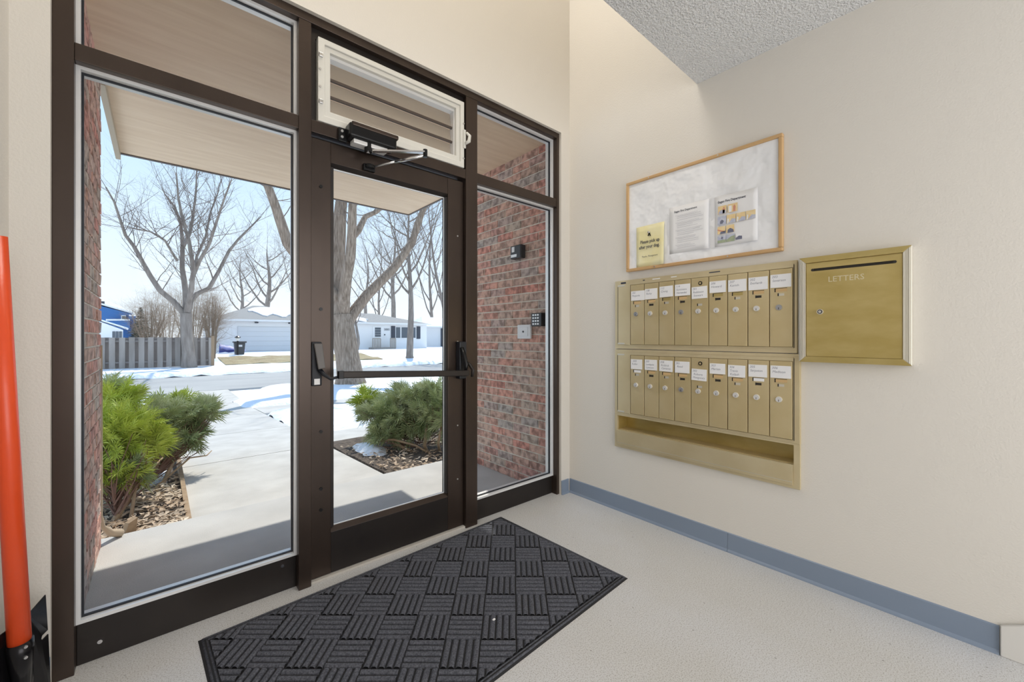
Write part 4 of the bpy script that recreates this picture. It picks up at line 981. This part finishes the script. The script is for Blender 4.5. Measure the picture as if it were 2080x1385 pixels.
# ------------------------------------------------------------------ outdoors: fence, houses, yard things
fc = thing('wooden_fence', (-2.2, 25.5, -.45), 'weathered grey board on board fence across the street', 'fence')
rr = random.Random(4)
x = -9.0; k = 0
while x < -.15:
    front = k % 2 == 0; y = 25.44 if front else 25.56; dz = rr.uniform(-.02, .02)
    MB().box((x, y - .012, -.42), (x + .215, y + .012, 1.10 + dz)).build('board', 'fence_wood' if front else 'fence_dark', fc)
    x += .175; k += 1
for z in (-.12, .92): MB().box((-9, 25.455, z - .045), (-.07, 25.545, z + .045)).build('rail', 'fence_dark', fc)
MB().box((-.14, 25.42, -.45), (0, 25.58, 1.18)).build('end_post', 'wood_stem', fc)
def gable(mb, x0, x1, y0, y1, z, rise, hip=0., ov=.35):
    ym = (y0 + y1) / 2
    a = [(x0 - ov, y0 - ov, z), (x1 + ov, y0 - ov, z), (x1 + ov, y1 + ov, z), (x0 - ov, y1 + ov, z), (x0 - ov + hip, ym, z + rise), (x1 + ov - hip, ym, z + rise)]
    return mb.add(a, [(0, 1, 5, 4), (2, 3, 4, 5), (1, 2, 5), (3, 0, 4), (0, 3, 2, 1)])
hs_ = thing('white_house', (10, 36, 0), 'white ranch house with attached garage and snow on the roof', 'house')
MB().box((.8, 36, -.1), (18.9, 45, 2.46)).build('wall', 'siding_white', hs_)
gable(MB(), .8, 8.2, 36, 45, 2.46, 1.45, 3.6).build('roof', 'shingle', hs_)
gable(MB(), 8.2, 18.9, 36, 45, 2.44, 1.15, 4.2).build('roof', 'shingle', hs_)
def roof_snow(x0, x1, t0, t1, rise, label):
    ya, za, yb, zb = 35.65, 2.46, 40.5, 2.46 + rise; vs = []; n_ = 16
    for i in range(n_ + 1):
        xx = x0 + (x1 - x0) * i / n_; e0 = t0 + .10 * math.sin(i * 1.3) + .25 * abs(2 * i / n_ - 1) ** 3; e1 = t1 - .25 * abs(2 * i / n_ - 1) ** 4
        for tt in (min(e0, e1 - .02), e1): vs.append((xx, ya + (yb - ya) * tt, za + (zb - za) * tt + .09))
    o = MB().add(vs, [(2 * i, 2 * i + 2, 2 * i + 3, 2 * i + 1) for i in range(n_)]).build('roof_snow', 'snow', hs_); o.modifiers.new('t', 'SOLIDIFY').thickness = .12
roof_snow(3.4, 7.8, .28, .85, 1.45, ''); roof_snow(9.4, 13.0, .02, .5, 1.15, '')
gd = MB().box((2.35, 35.95, 0), (7.9, 36.0, 1.95)).build('garage_door', 'garage_door', hs_)
for i in range(5): MB().box((2.38, 35.93, .02 + i * .385), (7.87, 35.955, .39 + i * .385)).build('door_section', 'garage_door', gd, bevel=.01)
for xx in (3.5, 5.9): MB().box((xx, 35.75, 2.22), (xx + .22, 36, 2.32)).build('soffit_lamp', 'shutter', hs_)
MB().box((.45, 35.62, 2.36), (8.4, 35.66, 2.50)).box((8.4, 35.62, 2.36), (19.25, 35.66, 2.48)).build('gutter', 'siding_white', hs_)
fd = MB().box((13.1, 35.94, .05), (14.15, 36, 2.15)).build('front_door', 'siding_white', hs_, bevel=.01)
MB().box((13.32, 35.92, 1.13), (13.90, 35.95, 2.02)).build('door_window', 'far_glass', fd)
for i in range(1, 4): MB().box((13.32, 35.91, 1.13 + i * .22), (13.90, 35.93, 1.145 + i * .22)).build('window_bar', 'siding_white', fd)
for (a, b) in ((15.45, 15.90), (16.04, 17.0), (17.10, 17.58)):
    wn = MB().box((a - .06, 35.93, .96), (b + .06, 36, 2.14)).build('window_frame', 'siding_white', hs_)
    MB().box((a, 35.91, 1.02), (b, 35.94, 2.08)).build('window_pane', 'far_glass', wn)
for (a, b) in ((14.95, 15.37), (17.72, 18.13)): MB().box((a, 35.92, .92), (b, 35.97, 2.19)).build('shutter', 'shutter', hs_)
text('house_number', '3885', .30, (14.22, 35.95, 1.74), (1, 0, 0), (0, 0, 1), 'shutter', hs_)
MB().box((14.25, 35.93, 1.28), (14.36, 35.98, 1.38)).build('door_lamp', 'shutter', hs_)
ps = MB().box((12.75, 34.9, -.12), (14.95, 36, .10)).build('porch_step', 'deck_wood', hs_)
for (a, b) in ((12.7, 13.45), (14.42, 14.95)):
    MB().box((a, 34.9, .94), (b, 34.98, 1.02)).build('railing_cap', 'deck_wood', hs_)
    n_ = max(3, int((b - a) / .13))
    for i in range(n_ + 1):
        xx = a + (b - a) * i / n_; MB().box((xx - .035, 34.91, 0), (xx + .035, 34.97, .96)).build('baluster', 'deck_wood', hs_)
MB().tube([(12.9, 40.2, 3.3), (12.9, 40.2, 3.9)], .09, 8).build('vent_pipe', 'shutter', hs_)
g2 = thing('grey_garage', (23, 40, 0), 'pale grey garage with dark door right of the white house', 'garage')
MB().box((20.9, 40, -.1), (27, 46, 2.35)).build('wall', 'garage_door', g2)
gable(MB(), 20.9, 27, 40, 46, 2.35, 1.2, 1.6, .4).build('roof', 'snow', g2)
MB().box((23.0, 39.9, 0), (23.9, 40, 2.12)).build('side_door', 'shutter', g2)
MB().box((20.5, 39.55, 2.25), (27.4, 39.6, 2.38)).build('gutter', 'siding_white', g2)
# blue house far left
SD = ray(232, 683); SD.z = 0; SD.normalize()
bh = thing('blue_house', P(235, 690, 55), 'bright blue two storey house behind the fence', 'house')
def pbox(p0, p1, t, depth): 
    a, b = P(*p0, t), P(*p1, t); f_ = SD * depth
    return MB().prism([(a.x, a.y, a.z), (b.x, b.y, a.z), (b.x, b.y, b.z), (a.x, a.y, b.z)], f_)
a, b, c, d, e_ = P(160, 700, 58), P(262, 700, 58), P(262, 636, 58), P(200, 620, 58), P(150, 640, 58)
MB().prism([a, b, c, d, e_], SD * 7).build('wall', 'blue_siding', bh)
q0, q1, q2 = P(140, 640, 57.5), P(200, 617, 57.5), P(270, 637, 57.5); up_ = Vector((0, 0, .22))
MB().prism([q0, q1, q2, q2 + up_, q1 + up_, q0 + up_], SD * 8).build('roof', 'siding_white', bh)
pbox((262, 700), (276, 642), 57, 6).build('bay_wall', 'blue_siding', bh)
pbox((246, 655), (256, 640), 57.8, .3).build('window_frame', 'siding_white', bh)
pbox((248, 654), (254, 642), 57.6, .2).build('window_pane', 'far_glass', bh)
pbox((217, 668), (264, 650), 56.5, 1.2).build('porch_roof', 'blue_siding', bh)
pbox((215, 651), (264, 648), 56.3, 1.4).build('porch_trim', 'siding_white', bh)
MB().tube([P(209, 622, 58.5), P(209, 612, 58.5)], .18, 8).build('vent_pipe', 'shutter', bh)
wg = thing('white_garage', P(225, 690, 48), 'small white garage with sloping roof in front of the blue house', 'garage')
a, b, c, d = P(170, 705, 49), P(250, 705, 49), P(250, 670, 49), P(200, 652, 49)
MB().prism([a, b, c, d, P(170, 664, 49)], SD * 5).build('wall', 'siding_white', wg)
q0, q1, q2 = P(165, 662, 48.6), P(200, 650, 48.6), P(261, 669, 48.6); up_ = Vector((0, 0, .18))
MB().prism([q0, q1, q2, q2 + up_, q1 + up_, q0 + up_], SD * 5.5).build('roof', 'snow', wg)
for k in range(3): pbox((228 + k * 7, 690), (233 + k * 7, 673), 48.9, .15).build('window_pane', 'far_glass', wg)
# yard lamp, bin, tarp
lp = thing('yard_lamp', (1.75, 31, -.1), 'black post lamp with pale globe in front of the garage', 'lamp')
MB().tube([(1.75, 31, -.2), (1.75, 31, .86)], .06, 10).build('post', 'black_metal', lp)
MB().tube([(1.75, 31, .86), (1.75, 31, .92), (1.75, 31, 1.08)], [.06, .11, .15], 12).build('globe', 'lamp_glass', lp, smooth=True)
MB().tube([(1.75, 31, 1.08), (1.75, 31, 1.12), (1.75, 31, 1.2)], [.19, .17, .03], 12).build('cap', 'black_metal', lp)
bn = thing('rubbish_bin', (2.0, 31.6, -.1), 'dark grey wheeled rubbish bin beside the yard lamp', 'bin')
MB().prism([(1.68, 31.4, -.1), (2.18, 31.4, -.1), (2.25, 31.4, .72), (1.62, 31.4, .72)], (0, .55, 0)).build('body', 'bin_grey', bn, bevel=.03)
MB().box((1.56, 31.34, .72), (2.32, 32.0, .82)).build('lid', 'bin_grey', bn, bevel=.02)
MB().box((1.86, 31.38, .45), (2.06, 31.4, .58)).build('sticker', 'plastic_white', bn)
for xx in (1.72, 2.14): MB().tube([(xx - .04, 31.9, -.02), (xx + .04, 31.9, -.02)], .12, 12).build('wheel', 'black_metal', bn)
tp = MB(); vs = []
for i in range(9):
    for j in range(5):
        a, b = i / 8, j / 4; vs.append((.95 + 1.5 * a, 32.7 + .9 * b, .02 + .62 * (1 - a * .6) * math.sin(math.pi * min(1, b * 1.1 + .05)) ** .5 + .04 * math.sin(i * 2.1 + j)))
tp.add(vs, [(i * 5 + j, (i + 1) * 5 + j, (i + 1) * 5 + j + 1, i * 5 + j + 1) for i in range(8) for j in range(4)])
tp.build('tarp', 'blue_tarp', smooth=True, label='blue tarp over a low pile at the garage corner', cat='tarp')
